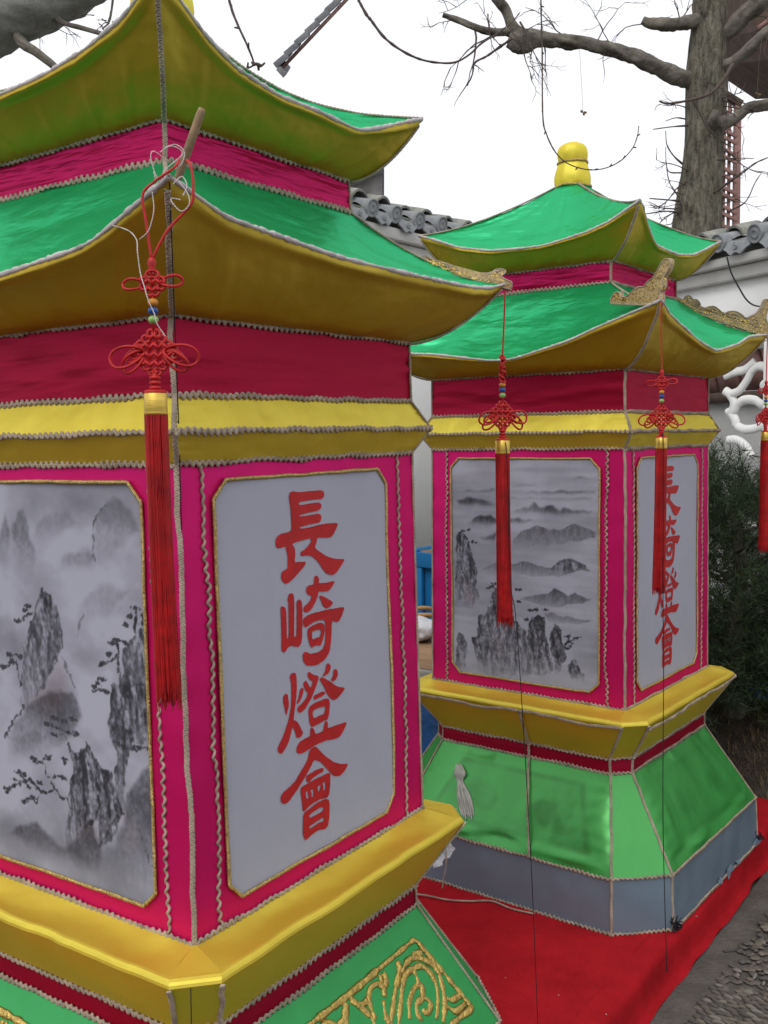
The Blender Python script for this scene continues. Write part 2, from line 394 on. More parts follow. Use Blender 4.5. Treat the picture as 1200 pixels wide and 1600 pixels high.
PAINT_A=[["wash",0.23,[[-123,1088],[-102,1147],[-84,1174],[-73,1152],[-74,1110],[-84,1090]]],["wash",0.23,[[-72,1110],[-66,1160],[-53,1179],[-35,1180],[-26,1154],[-17,1122],[-8,1094],[-32,1074],[-69,1077]]],["wash",0.11,[[-16,1131],[-7,1159],[23,1177],[58,1179],[95,1169],[56,1148],[1,1118]]],["wash",0.17,[[124,1101],[127,1143],[136,1174],[153,1192],[173,1206],[213,1189],[230,1158],[177,1122],[127,1093],[48,1088],[42,1106],[99,1127]]],["line",0.45,[[128,1106],[127,1143],[132,1170],[150,1186],[164,1194]]],["wash",0.24,[[48,1093],[60,1112],[113,1127],[132,1119],[124,1101],[83,1088]]],["wash",0.13,[[85,1027],[107,1047],[142,1076],[174,1069],[199,1064],[172,1043],[158,1024],[132,1020],[103,997],[86,984],[80,1006]]],["line",0.3,[[82,988],[86,1007],[95,1024]]],["rock",0.6,[[-70,842],[-64,910],[-53,959],[-35,996],[-17,1028],[-6,1055],[7,1059],[24,1048],[37,1028],[44,992],[50,969],[27,946],[7,918],[-10,893],[-49,859]]],["rock",0.85,[[-9,1041],[-4,1055],[10,1058],[24,1048],[16,1012],[5,1014],[0,1039]]],["line",0.7,[[-60,862],[-66,852],[-90,830],[-101,815],[-114,796]]],["wash",0.3,[[-49,861],[1,891],[69,900],[81,867],[64,830],[-19,774],[-112,759],[-109,792],[-90,826]]],["wash",0.2,[[-112,759],[-85,798],[-30,823],[-5,812],[-36,786]]],["pink",0.5,[[24,960],[10,919],[-10,888],[-50,854],[24,864],[46,911],[41,945]]],["line",0.4,[[28,907],[44,885],[63,858]]],["line",0.35,[[41,945],[57,924],[70,907]]],["rock",0.7,[[155,882],[165,926],[182,938],[184,976],[207,996],[220,1010],[236,1014],[254,1011],[250,895]]],["rock",0.7,[[158,920],[252,931],[250,858],[190,822],[177,769],[174,716],[152,739],[155,785],[164,816],[149,838],[144,860],[152,890]]],["rock",0.85,[[22,633],[36,684],[43,733],[56,768],[55,798],[49,814],[62,799],[80,804],[91,822],[104,806],[116,794],[129,785],[149,784],[153,753],[171,723],[149,684],[117,654],[107,657],[117,700],[96,694],[66,667],[52,661]]],["line",0.9,[[96,694],[118,724],[115,769],[110,796]]],["line",0.85,[[91,820],[86,799],[74,771]]],["wash",0.38,[[91,625],[148,672],[177,717],[186,759],[246,825],[241,637],[208,595],[110,594]]],["pink",0.5,[[180,713],[199,706],[190,666],[171,670]]],["pink",0.4,[[59,660],[96,692],[112,676],[79,651]]],["line",0.5,[[202,706],[219,672],[240,632]]],["wash",0.28,[[-98,645],[-46,668],[-17,649],[18,637],[92,637],[76,610],[-14,601],[-51,608],[-107,630]]],["line",0.9,[[55,798],[45,813],[32,825],[26,834],[15,834],[-3,836]]],["line",0.9,[[26,832],[41,847],[62,853]]],["line",0.9,[[33,834],[50,830],[71,831]]],["blob",0.75,[[23,847],[62,853],[-3,835],[71,831],[14,820],[37,846],[12,848]]],["line",0.9,[[42,717],[21,722],[7,731],[1,749],[-10,752],[-12,766],[-23,771],[-42,770]]],["line",0.9,[[-15,777],[0,781]]],["line",0.9,[[7,726],[-27,722],[-45,731],[-67,734],[-82,742]]],["line",0.9,[[-27,720],[-43,702],[-74,694]]],["line",0.9,[[-67,732],[-99,718],[-122,702]]],["line",0.9,[[5,750],[30,752]]],["blob",0.75,[[-41,772],[-4,781],[-82,742],[-70,741],[-74,694],[-47,705],[-116,708],[-95,727],[30,752],[-29,734],[-57,722],[39,779],[36,783]]],["line",0.9,[[175,933],[174,971],[172,988]]],["line",0.9,[[174,966],[154,958],[130,948]]],["blob",0.75,[[172,989],[191,986],[134,949],[151,966],[162,983]]],["line",0.9,[[214,1007],[216,1038],[213,1042]]],["blob",0.75,[[203,1028],[193,1014],[231,1030],[230,1020],[215,1041]]],["line",0.9,[[147,906],[131,910],[111,908]]],["blob",0.75,[[135,924],[118,911],[144,907],[128,917]]],["line",0.9,[[-66,890],[-74,923],[-89,931],[-114,916]]],["line",0.9,[[-85,932],[-96,940],[-62,942]]],["blob",0.75,[[-96,940],[-65,941],[-110,917],[-89,929]]],["line",0.9,[[-25,1021],[-41,1010],[-72,996]]],["blob",0.75,[[-36,1025],[-48,1017],[-68,998]]],["line",0.9,[[174,770],[177,825],[177,849]]],["line",0.9,[[177,820],[201,842]]],["line",0.9,[[177,825],[155,835]]],["blob",0.75,[[200,826],[209,830],[222,832],[185,850]]],["wash",0.34,[[33,638],[67,672],[96,689],[120,655],[104,616],[62,597]]],["line",0.6,[[156,897],[149,865],[159,835],[165,812]]],["line",0.7,[[110,655],[136,686],[150,707],[171,723]]],["line",0.6,[[188,886],[200,877],[222,882],[240,880]]],["line",0.5,[[27,946],[7,918],[-8,893]]],["line",0.45,[[187,970],[198,956],[217,951]]]]
PAINT_B=[["pink",0.35,[[-222,1198],[-90,1208],[-90,1171],[-217,1160]]],["wash",0.2,[[-217,1127],[-134,1137],[-90,1138],[-90,1130],[-217,1121]]],["wash",0.22,[[-32,1149],[15,1157],[71,1149],[-32,1144]]],["wash",0.22,[[149,1172],[173,1177],[207,1173],[159,1169]]],["wash",0.4,[[20,1129],[81,1140],[100,1136],[130,1142],[188,1138],[226,1135],[20,1125]]],["wash",0.4,[[-217,1103],[-183,1110],[-90,1099],[-90,1089],[-212,1083]]],["wash",0.2,[[-32,1115],[100,1116],[216,1124],[216,1117],[-32,1106]]],["wash",0.55,[[-32,1075],[4,1090],[22,1085],[40,1101],[60,1086],[96,1097],[115,1086],[132,1095],[159,1086],[216,1082],[149,1073],[76,1068],[-27,1071]]],["wash",0.5,[[-184,1037],[-151,1053],[-107,1065],[-91,1053],[-27,1051],[-6,1063],[25,1051],[-32,1038],[-162,1030]]],["mist",0.5,[[-38,988],[-1,1022],[50,1041],[80,1035],[120,1032],[169,1049],[226,1033],[226,1016],[149,994],[30,965],[-33,961]]],["pink",0.3,[[9,1014],[50,1034],[95,1027],[50,1007]]],["wash",0.35,[[-140,997],[-86,1009],[-86,981]]],["mist",0.58,[[-146,909],[-92,922],[19,935],[50,926],[90,926],[130,952],[174,948],[198,933],[216,927],[149,912],[100,899],[29,892],[-141,903]]],["rock",0.75,[[90,923],[130,952],[174,948],[198,933],[149,914],[100,911]]],["mist",0.68,[[-12,831],[29,844],[75,852],[100,871],[130,857],[144,849],[164,861],[188,851],[217,849],[188,833],[90,808],[29,823]]],["mist",0.4,[[70,790],[100,797],[149,789],[226,786],[174,772],[100,768]]],["rock",0.75,[[-229,781],[-224,1002],[-201,1013],[-182,990],[-168,958],[-157,920],[-149,888],[-155,850],[-142,817],[-175,786]]],["pink",0.5,[[-203,865],[-180,857],[-164,806],[-192,818]]],["rock",0.68,[[-127,585],[-148,669],[-150,764],[-120,772],[-109,816],[-92,850],[-54,853],[-34,818],[-23,763],[8,738],[34,690],[59,615]]],["pink",0.35,[[-109,730],[-66,735],[-13,676],[-66,655],[-104,674]]],["rock",0.88,[[18,712],[18,753],[39,783],[70,786],[77,750],[80,719],[100,630],[59,611]]],["rock",0.8,[[90,720],[90,742],[105,764],[125,751],[130,720],[144,672],[110,618],[95,675]]],["rock",0.72,[[144,649],[164,677],[179,654],[208,613],[149,614]]],["rock",0.62,[[-231,576],[-221,709],[-198,702],[-187,679],[-194,581]]],["rock",0.8,[[-170,695],[-142,708],[-132,623],[-149,621]]],["light",0.6,[[-187,693],[-165,700],[-153,606],[-188,601]]],["fog",0.6,[[-234,585],[236,635],[236,577],[-234,546]]],["line",0.9,[[130,693],[144,722],[149,740]]],["line",0.8,[[144,722],[174,734]]],["line",0.8,[[-23,758],[-34,818]]],["blob",0.85,[[-196,1013],[-179,1016],[-168,982],[-154,980],[-103,854],[-114,848],[-92,862],[-18,852],[-7,852],[29,796],[44,799],[75,802],[13,769],[140,734],[169,733],[178,735],[149,708],[159,716],[144,701],[-12,817]]]]
ORN=[[[-104,187],[5,192],[97,183],[219,176],[247,445],[281,796],[204,773]],[[60,528],[67,496],[104,378],[144,272],[148,217]],[[145,296],[169,265],[196,275],[222,345],[237,434],[231,536],[215,642],[188,725]],[[77,561],[84,528],[120,407],[149,328],[178,325],[202,349],[216,422],[216,509],[202,594],[176,678]],[[113,560],[128,482],[154,433],[172,430],[178,465],[164,513],[146,515],[137,569],[139,621]],[[168,508],[181,567],[169,605],[156,599],[155,567]],[[221,604],[238,661],[266,675]],[[215,654],[232,735],[267,738]],[[29,456],[28,387],[16,297],[1,225]],[[37,416],[37,370],[41,299],[57,247],[77,253],[86,299],[79,344]],[[93,217],[88,267],[93,293],[103,258],[101,219]],[[73,357],[61,439],[62,497]],[[-5,180],[-11,202],[-28,283],[-47,295]],[[177,330],[178,391],[172,430]],[[194,284],[198,241],[218,282]]]
TRACERY=[[[1545,1665],[1602,1679],[1666,1686],[1713,1709],[1728,1720]],[[1579,1577],[1636,1592],[1683,1636],[1714,1680],[1760,1697],[1806,1680],[1825,1645],[1807,1618],[1784,1608],[1811,1583],[1830,1554],[1816,1532],[1778,1522],[1732,1544],[1669,1547],[1629,1528],[1613,1505],[1589,1488]],[[1546,1596],[1579,1577],[1604,1540],[1597,1505],[1564,1488]],[[1623,1428],[1671,1412],[1734,1414],[1780,1425],[1826,1413],[1834,1385],[1804,1356],[1789,1345],[1820,1322],[1821,1282]],[[1566,1363],[1624,1363],[1681,1333],[1721,1281]],[[1589,1488],[1614,1457],[1623,1428]]]
# ------------------------------------------------------------------ pagoda lanterns
# rings: height above the platform, half width, corner chamfer
RING = dict(z0=(0.0, .466, .120), z1=(.147, .4596, .116), z2=(.374, .3182, .044), z3=(.4145, .3190, .048),
            z4=(.542, .3927, .051), z5=(.5543, .3125, 0), z6=(1.2543, .3085, 0), z7=(1.300, .3359, 0),
            z8=(1.3522, .3086, 0), z9=(1.4634, .3078, 0), z11=(1.7032, .2327, 0), z12=(1.7624, .2316, 0))
E1 = (1.5965, .4445)
E2 = (1.8829, .3327)
FIN_Z = 2.0336
FACE = {0: ((1, 0), (0, 1)), 1: ((0, 1), (-1, 0)), 2: ((-1, 0), (0, -1)), 3: ((0, -1), (1, 0))}

def fp(k, u, v, z):
    (nx, ny), (tx, ty) = FACE[k]
    u, v, z = np.broadcast_arrays(np.asarray(u, float), np.asarray(v, float), np.asarray(z, float))
    return np.stack([u * nx + v * tx, u * ny + v * ty, z], -1)

def fn(k):
    (nx, ny), _ = FACE[k]
    return np.array([nx, ny, 0.0])

def strip(mb, a, b, seed, amp=.0015, freq=6, n=28, m=8, sag=0.0, chamfer=True, pucker=0.0, attr=None, fz=1.0, hem=0.0, ew=None, zs=0.0):
    """cloth stretched between two rings (z, w, c): four sides and, where the ring is chamfered, four corners"""
    za, wa, ca = a; zb, wb, cb = b
    t = np.linspace(0, 1, m)[None, :]; s = np.linspace(-1, 1, n)[:, None]
    env = np.sin(PI * t) ** .7 * np.ones_like(s)
    for k in range(4):
        w = wa + (wb - wa) * t; c = ca + (cb - ca) * t; z = za + (zb - za) * t
        d = amp * fbm(s * freq + 9 * seed + 31 * k, t * freq * .25 * fz + seed, k, 4) * env
        d = d + sag * np.sin(PI * t) * np.ones_like(s)
        if pucker:
            e = np.exp(-(1 - abs(s)) * 9) ; d = d + pucker * e * np.sin(t * 46 + 3 * noise(s * 3, t * 3, seed)) * env
            e2 = np.exp(-(1 - t) * 7) + .6 * np.exp(-t * 10); d = d + pucker * 1.2 * e2 * noise(s * 5 + seed, t * 2, 7) * env
        if hem:
            d = d + hem * np.exp(-((t - .10) / .055) ** 2) * np.clip(.25 + 1.1 * noise(s * 2.6 + seed + k * 5, t * 2, 12), -.5, 1) * (1 - abs(s) ** 6)
            d = d - .6 * hem * np.exp(-((t - .93) / .05) ** 2) * np.clip(.3 + noise(s * 5 + seed + k * 5, t * 2, 14), 0, 1) * (1 - abs(s) ** 6)
        if chamfer and (ca > 0 or cb > 0): d = d * (1 - abs(s) ** 14)
        if ew:
            for (a_, sd_e), q_ in zip(ew, (1 - t, t)):
                d = d + a_ * fbm(s * 4 + sd_e * 3.1 + k * 7, sd_e, k, 3) * q_ * (1 - s ** 6)
        if zs: z = z - zs * np.sin(PI * t) * (1 + .6 * noise(s * 2.5 + seed + k * 3, t, 8)) * (1 - s ** 8)
        mb.grid(fp(k, w + d, s * (w - c), z), attr=None if attr is None else attr(k, s, t))
    if chamfer and (ca > 0 or cb > 0):
        q = np.linspace(0, 1, 8)[:, None]
        for k in range(4):
            w = wa + (wb - wa) * t; c = ca + (cb - ca) * t; z = za + (zb - za) * t
            d = amp * .6 * fbm(q * 2 + 5 * seed, t * 2, k, 3) * np.sin(PI * t) ** .7
            mb.grid(fp(k, w - c * q + d * .7, w - c * (1 - q) + d * .7, z), attr=None if attr is None else attr(-1, q, t))

def braid(mb, P, Nn, amp=.0044, lam=.0160, r=.0019, off=.003, k=5, step=8, seed=0, wob=.0020, mode='twin'):
    Q = np.concatenate([P, np.broadcast_to(Nn, P.shape)], 1)
    Q, t = resample(Q, lam / step)
    P_, N_ = Q[:, :3], nrm(Q[:, 3:])
    lat = nrm(np.cross(np.gradient(P_, axis=0), N_))
    wv = wob * fbm(t * 22 + seed * 3.3, seed * 1.7, 0, 3)
    if mode != 'twin':                       # scalloped gimp: one wavy strand along a thin straight one
        a = 2 * PI * t / lam + .6 * noise(t * 40 + seed, 1.3, 2)
        X = P_ + lat * (amp * np.sin(a) * (1 + .45 * noise(t * 25, seed, 5)) + wv)[:, None] + N_ * (off + .0010 * np.cos(a))[:, None]
        mb.tube(X, r * 1.22, k)
        if mode == 'gimp': mb.tube((P_ + lat * wv[:, None] + N_ * (off - .0006))[::3], r * 1.1, 4)
        return
    for ph in (0, PI):
        a = 2 * PI * t / lam + ph + .5 * noise(t * 60 + seed, 1.3, 2)
        X = P_ + lat * (amp * np.sin(a) + wv)[:, None] + N_ * (off + .0012 * np.cos(a * 2 + ph))[:, None]
        mb.tube(X, r, k)

def ring_path(k, ring, n=24):
    z, w, c = ring
    s = np.linspace(-1, 1, n)
    return fp(k, w, s * (w - c), z)

def eave_profile(k, tab, s, base):
    x, y = zip(*tab)
    return base + np.interp(s, x, y)

def smooth1(a, n=5):
    ker = np.hanning(n + 2)[1:-1]; ker /= ker.sum()
    p = np.concatenate([np.full(n // 2, a[0]), a, np.full(n // 2, a[-1])])
    b = np.convolve(p, ker, 'valid'); b[0] = a[0]; b[-1] = a[-1]
    return b

def build_lantern(cfg):
    root = thing('pagoda_lantern', cfg['label'], 'lantern', group='pagoda lanterns on the red carpet')
    a, tx, ty = cfg['yaw'], cfg['tx'], cfg['ty']
    root.matrix_world = Matrix.Translation((cfg['x'], cfg['y'], .101)) @ Matrix.Rotation(-ty, 4, 'X') @ Matrix.Rotation(tx, 4, 'Y') @ Matrix.Rotation(a, 4, 'Z')
    sd = cfg['seed']
    R = RING
    # --- cloth, from the floor upwards
    mb = MB(); strip(mb, R['z0'], R['z1'], sd + 1, .0035, 7, 40, 8); mb.build('base_valance', MAT['grey'], root)
    mb = MB()
    strip(mb, R['z1'], R['z2'], sd + 2, cfg['skirt_amp'], 5, 90, 40, sag=cfg['skirt_sag'], hem=cfg['hem'], pucker=cfg['pucker'], attr=cfg.get('stain'))
    mb.build('flared_skirt', MAT[cfg['skirt_mat']], root, attr='stain')
    mb = MB(); strip(mb, R['z2'], R['z3'], sd + 3, .001, 5, 24, 5); mb.build('waist_band', MAT['crimson'], root)
    mb = MB()
    z4, w4, c4 = R['z4']
    strip(mb, R['z3'], (z4 - .011, w4 - .0015, c4), sd + 4, .0020, 5, 60, 16, pucker=.0018, sag=.005, ew=((0, 1), (.0035, sd)))
    # rolled edge
    ang = np.linspace(0, PI / 2, 5)
    pr = [(z4 - .011, w4 - .0015, c4)] + [(z4 - .011 + .011 * math.sin(x), w4 - .0015 - .010 * (1 - math.cos(x)), c4) for x in ang[1:]]
    for p, q in zip(pr[:-1], pr[1:]): strip(mb, p, q, 0, 0, 1, 60, 2, ew=((.0035, sd), (.0035, sd)))
    strip(mb, pr[-1], (R['z5'][0], R['z5'][1], 0.0), sd + 5, .0034, 4, 60, 14, pucker=.0018, zs=.0075, ew=((.0035, sd), (0, 1)))
    mb.build('lower_ledge', MAT['yellow'], root)
    mb = MB(); strip(mb, R['z5'], R['z6'], sd + 6, .0014, 3, 60, 50, pucker=.0011); mb.build('panel_box', MAT['pink'], root)
    mb = MB(); strip(mb, R['z6'], R['z7'], sd + 7, .0016, 6, 60, 12, pucker=.0016); strip(mb, R['z7'], R['z8'], sd + 8, .0016, 8, 60, 12, pucker=.0016)
    mb.build('cornice', MAT['yellow'], root)
    mb = MB(); strip(mb, R['z8'], R['z9'], sd + 9, .0035, 3, 40, 12, fz=12); mb.build('frieze_band', MAT['crimson'], root)
    mb = MB(); strip(mb, R['z11'], R['z12'], sd + 10, .0032, 2.2, 40, 10, fz=14); mb.build('neck_band', MAT['neck'], root)

    # --- the two roofs
    n = 81
    s = np.linspace(-1, 1, n)
    cords = MB(); cords2 = MB()
    edges = {}
    for nm, (ze, we), top, under in (('e1', E1, R['z11'], R['z9']), ('e2', E2, None, R['z12'])):
        up, lo = MB(), MB()
        for k in range(4):
            tab = cfg[nm].get(k) or cfg[nm]['d%d' % k]
            z = smooth1(eave_profile(k, tab, s, ze), 7)
            u = we - .02 * (1 - s ** 2)
            E = fp(k, u, s * we, z)
            # handmade tips: slide towards the side
            ox = cfg['tip'].get(nm)
            if ox and k in (3, 0):
                wt = np.clip(((s if k == 3 else -s) - .55) / .45, 0, 1) ** 1.5
                sl = np.array([math.cos(-a) * ox, math.sin(-a) * ox, 0])
                E = E + wt[:, None] * sl
            edges[nm, k] = E
            t = np.linspace(0, 1, 40)
            # green roof
            if top:
                I = fp(k, top[1], s * top[1], top[0])
                ex = 1.75
            else:
                th = np.arctan2(s, 1.0)
                I = fp(k, .050 * np.cos(th), .050 * np.sin(th), FIN_Z); ex = cfg['ex2']
            P = E[:, None] * (1 - t)[None, :, None] + I[:, None] * t[None, :, None]
            P[..., 2] = E[:, None, 2] + (I[:, None, 2] - E[:, None, 2]) * t[None] ** ex
            env = np.sin(PI * t)[None] ** .8
            S_, T_ = np.broadcast_arrays(s[:, None], t[None])
            wr = .0035 * fbm(S_ * 4 + k * 7 + sd, T_ * 2.2 + sd, 3, 3)
            for sg in (-1, 1):                     # tension creases running out of each tip
                e = 1 - sg * S_
                phi = np.arctan2(T_ * .9, e + .02); rr_ = np.hypot(e, T_ * .9)
                wr = wr + .0045 * np.exp(-rr_ * 2.4) * np.sin(phi * 19 + 4 * noise(phi * 3 + sd + k, rr_ * 1.5, sg)) * np.clip(rr_ * 5, 0, 1)
            wr = wr + .0035 * np.exp(-T_ * 5) * noise(S_ * 9 + sd, T_ * 2, 5) + .0025 * np.exp(-(1 - T_) * 6) * noise(S_ * 16 + sd, T_ * 2, 6)
            wr = wr + .0016 * noise(S_ * 3 + sd, T_ * 17 + .8 * S_, 11)
            if not top: wr = wr - cfg['sag2'] * np.sin(PI * T_) ** .8 * (1 - S_ ** 2)
            P[..., 2] += wr * env
            up.grid(P)
            # yellow lining, eave shade put into its colour
            I2 = fp(k, under[1] + .0005, s * under[1], under[0])
            P = I2[:, None] * (1 - t)[None, :, None] + E[:, None] * t[None, :, None]
            P[..., 2] = I2[:, None, 2] + (E[:, None, 2] - I2[:, None, 2]) * t[None] ** 1.75
            wr = .004 * fbm(s[:, None] * 5 + k * 3 + sd, t[None] * 1.5 + 2 * sd, 9, 3) + .003 * np.exp(-(1 - t[None]) * 4) * noise(s[:, None] * 7 + sd, 0, 4)
            for s0 in (-.72, -.38, .04, .36, .7):   # seams over the wire frame
                q0 = s0 + .07 * noise(k * 3.1 + s0 * 9, sd, 2)
                wr = wr - .0042 * np.exp(-((s[:, None] - q0 - .03 * t[None]) / .016) ** 2)
            P[..., 2] += wr * env * .8
            roll = np.exp(-((t[None] - .945) / .035) ** 2) * (.0075 + .006 * noise(s[:, None] * 4 + 2 * sd + k, 1.5, 3)) * np.clip((1.02 - abs(s[:, None])) * 6, 0, 1)
            P[..., :2] += roll[..., None] * fn(k)[:2]; P[..., 2] -= .35 * roll
            lo.grid(P, flip=True)
            seedk = sd + k
            Ec, tt = resample(E + np.array([0, 0, .001]), .004)
            rr = .0036 * (1 + .35 * noise(tt * 160, seedk, 1) + .2 * noise(tt * 30, seedk, 2))
            (cords if nm == 'e1' else cords2).tube(Ec, rr, 7)
        names = ('lower_roof', 'lower_eave_lining', 'eave_cord') if nm == 'e1' else ('upper_roof', 'upper_eave_lining', 'eave_cord')
        up.build(names[0], MAT['green'], root)
        lo.build(names[1], MAT['gold' if nm == 'e1' else 'gold_up'], root)
        (cords if nm == 'e1' else cords2).build(names[2], MAT['eavecord'], root)

    # --- finial
    mb = MB()
    pr = [(.050, 0), (.0535, .012), (.0545, .03), (.051, .05), (.0445, .068), (.0415, .076), (.043, .082), (.045, .092), (.0455, .104), (.042, .117), (.034, .127), (.020, .134), (.006, .137), (0.0004, .1375)]
    pr = spline(pr, 4)
    aa = np.linspace(0, 2 * PI, 49)
    Pf = np.stack([pr[:, :1] * np.cos(aa) * (1 + .02 * np.cos(aa * 8) + .022 * noise(np.cos(aa) * 3 + sd, np.sin(aa) * 3, pr[:, 1:] * 60)), pr[:, :1] * np.sin(aa) * (1 + .02 * np.cos(aa * 8) + .022 * noise(np.cos(aa) * 3 + sd, np.sin(aa) * 3, pr[:, 1:] * 60)), np.repeat(pr[:, 1:], 49, 1) + FIN_Z - .004], -1)
    mb.grid(Pf)
    fin = mb.build('finial', MAT['finial'], root)
    for zz, rr in ((.002, .054), (.076, .0435)):
        mb = MB()
        b = np.linspace(0, 2 * PI, 80)
        P = np.stack([rr * np.cos(b), rr * np.sin(b), np.full(80, FIN_Z - .003 + zz)], -1)
        braid(mb, P, np.stack([np.cos(b), np.sin(b), 0 * b], -1), .002, .009, .002, .001, seed=zz * 50)
        mb.build('gold_trim', MAT['beads'], fin)

    # --- braids along every seam
    for i, key in enumerate(('z0', 'z1', 'z2', 'z3', 'z5', 'z6', 'z7', 'z8', 'z9', 'z11', 'z12')):
        mb = MB()
        z, w, c = R[key]
        if key == 'z0': z += .004
        for k in range(4):
            nn = fn(k)
            braid(mb, ring_path(k, (z, w + .0005, c)), nn, amp=.0037, lam=.0130, r=.0021, seed=sd + i * 5 + k, mode='gimp')
            if c > 0:
                q = np.linspace(0, 1, 8)
                P = fp(k, w - c * q + .0005, w - c * (1 - q) + .0005, z)
                n2 = fp(k, 1, 1, 0) / math.sqrt(2)
                braid(mb, P, n2, amp=.0037, lam=.0130, r=.0021, seed=sd + i * 7 + k + 50, mode='gimp')
        mb.build('braid_trim', MAT['braid'], root)
    # loose braid under the ledge edge
    if cfg.get('ledge_braid'):
        mb = MB()
        z, w, c = R['z4']
        for k in range(4):
            s_ = np.linspace(-1, 1, 40)
            P = fp(k, w + .001 - .3 * .003, s_ * (w - c), z - .013 - .006 * (1 + noise(s_ * 3 + sd + k, 2, 1)))
            braid(mb, P, fn(k), .0028, .012, .0018, .002, seed=k)
        mb.build('braid_trim', MAT['braid'], root)
    # --- cords on corners
    for k in range(4):
        dg = fp(k, 1, 1, 0) / math.sqrt(2)
        mb = MB()
        def corner(zk, extra=0.0):
            z, w, c = R[zk]; return fp(k, w + extra, w + extra, z)
        E = edges['e1', k][-1]; Ee2 = edges['e2', k][-1]
        P = np.array([corner('z5'), corner('z6'), corner('z7'), corner('z8'), corner('z9')])
        P2 = []
        for p, q in zip(P[:-1], P[1:]):
            P2.append(p + (q - p) * np.linspace(0, 1, 20, endpoint=False)[:, None])
        P2 = np.concatenate(P2 + [P[-1:]])
        t = np.linspace(0, 1, 24)[:, None]
        H = P[-1] * (1 - t) + E * t; H[:, 2] = P[-1][2] + (E[2] - P[-1][2]) * t[:, 0] ** 1.75 - .002
        path = np.concatenate([P2, H[1:-1]])
        nn = np.concatenate([np.repeat(dg[None], len(P2), 0), np.repeat((dg * .6 + np.array([0, 0, -.8]))[None], len(H) - 2, 0)])
        braid(mb, path, nn, .0026, .0075, .0020, .001, seed=sd + k, wob=.0025, step=7)
        A, B = corner('z11'), corner('z12')
        t2 = np.linspace(0, 1, 10)[:, None]
        V = A * (1 - t2) + B * t2
        H2 = B * (1 - t) + Ee2 * t; H2[:, 2] = B[2] + (Ee2[2] - B[2]) * t[:, 0] ** 1.75 - .002
        path = np.concatenate([V, H2[1:-1]])
        nn = np.concatenate([np.repeat(dg[None], len(V), 0), np.repeat((dg * .6 + np.array([0, 0, -.8]))[None], len(H2) - 2, 0)])
        braid(mb, path, nn, .0025, .0075, .0019, .001, seed=sd + k + 9, step=7)
        # hips over the green cloth
        for ee, top, ex in ((E, A, 1.75), (Ee2, np.array([*(dg[:2] * .05), FIN_Z]), cfg['ex2'])):
            H3 = ee * (1 - t) + top * t; H3[:, 2] = ee[2] + (top[2] - ee[2]) * t[:, 0] ** ex + .001
            braid(mb, H3, np.array([0, 0, 1.]) + dg * .5, .0022, .0075, .0018, .001, seed=sd + k + 20, step=7)
        mb.build('corner_cord', MAT['cord'], root)
        # chamfer edges of the foot
        mb = MB()
        for e in (0, 1):
            P = []
            for zk in ('z0', 'z1', 'z2', 'z3', 'z4'):
                z, w, c = R[zk]
                if zk == 'z4': z -= .012
                P.append(fp(k, w - c * e, w - c * (1 - e), z))
            P = np.array(P); P2 = []
            for p, q in zip(P[:-1], P[1:]): P2.append(p + (q - p) * np.linspace(0, 1, 14, endpoint=False)[:, None])
            P2 = np.concatenate(P2 + [P[-1:]])
            braid(mb, P2, dg, .0026, .0085, .0020, .001, seed=sd + k + 3 * e, wob=.002, step=7)
        mb.build('skirt_cord', MAT['cord'], root)

    # --- painted panels with their gold borders, twisted cords beside them
    PW, PZ0, PZ1, PC = .2385, .588, 1.2275, .027
    PLANE = .3118
    cent = lambda z: .3125 + (.3085 - .3125) * (z - .5543) / .70
    for k in range(4):
        vs, PW = (-.0145, .2260) if k in (0, 2) else (0.0, .2385)     # the lettered faces sit off centre
        if k in (0, 2):
            mb = MB()
            sx = np.linspace(-PW, PW, 24); sz = np.linspace(PZ0, PZ1, 40)
            X, Z = np.meshgrid(sx, sz, indexing='ij')
        else:
            nx, nz = cfg['pres']
            sx = np.linspace(-PW, PW, nx); sz = np.linspace(PZ0, PZ1, nz)
            X, Z = np.meshgrid(sx, sz, indexing='ij')
        # clipped corners: slide the outermost columns in
        lim = PW - np.clip(PC - np.minimum(Z - PZ0, PZ1 - Z), 0, PC)
        Xc = np.clip(X, -lim, lim) + vs
        bow = .0012 * (noise(X * 9 + sd + k, Z * 5, 3))
        P = fp(k, cent(Z) + .0022 + bow, Xc, Z)
        mb = MB()
        if k in (0, 2):
            mb.grid(P)
            pan = mb.build('painted_panel', MAT['cotton'], root)
            calligraphy(pan, k, cent, bow_f=lambda v, z: .0012 * noise(v * 9 + sd + k, z * 5, 3))
        else:
            mb.grid(P, attr=cfg['paint'](X, Z))
            pan = mb.build('painted_panel', MAT['panel'], root, attr='ink')
        out = np.array([(-PW + PC, PZ0), (PW - PC, PZ0), (PW, PZ0 + PC), (PW, PZ1 - PC), (PW - PC, PZ1), (-PW + PC, PZ1), (-PW, PZ1 - PC), (-PW, PZ0 + PC), (-PW + PC, PZ0)])
        B = fp(k, cent(out[:, 1]) + .002, out[:, 0] + vs, out[:, 1])
        mb = MB()
        Bp, tt = resample(B, .0022)
        Bp = Bp + fn(k) * .0015
        wv = .0022 * fbm(tt * 9 + sd + 3 * k, 1.1, 4, 3)
        c0 = fp(k, 0, 0, .908)
        inw = nrm(np.array(c0) - Bp + fn(k) * 0); inw[:, 2] *= .4
        Bp = Bp + inw * wv[:, None]
        braid(mb, Bp, fn(k), .0014, .0058, .0022, .001, seed=k, step=6, wob=.0006)
        mb.build('gold_border', MAT['beads'], pan)
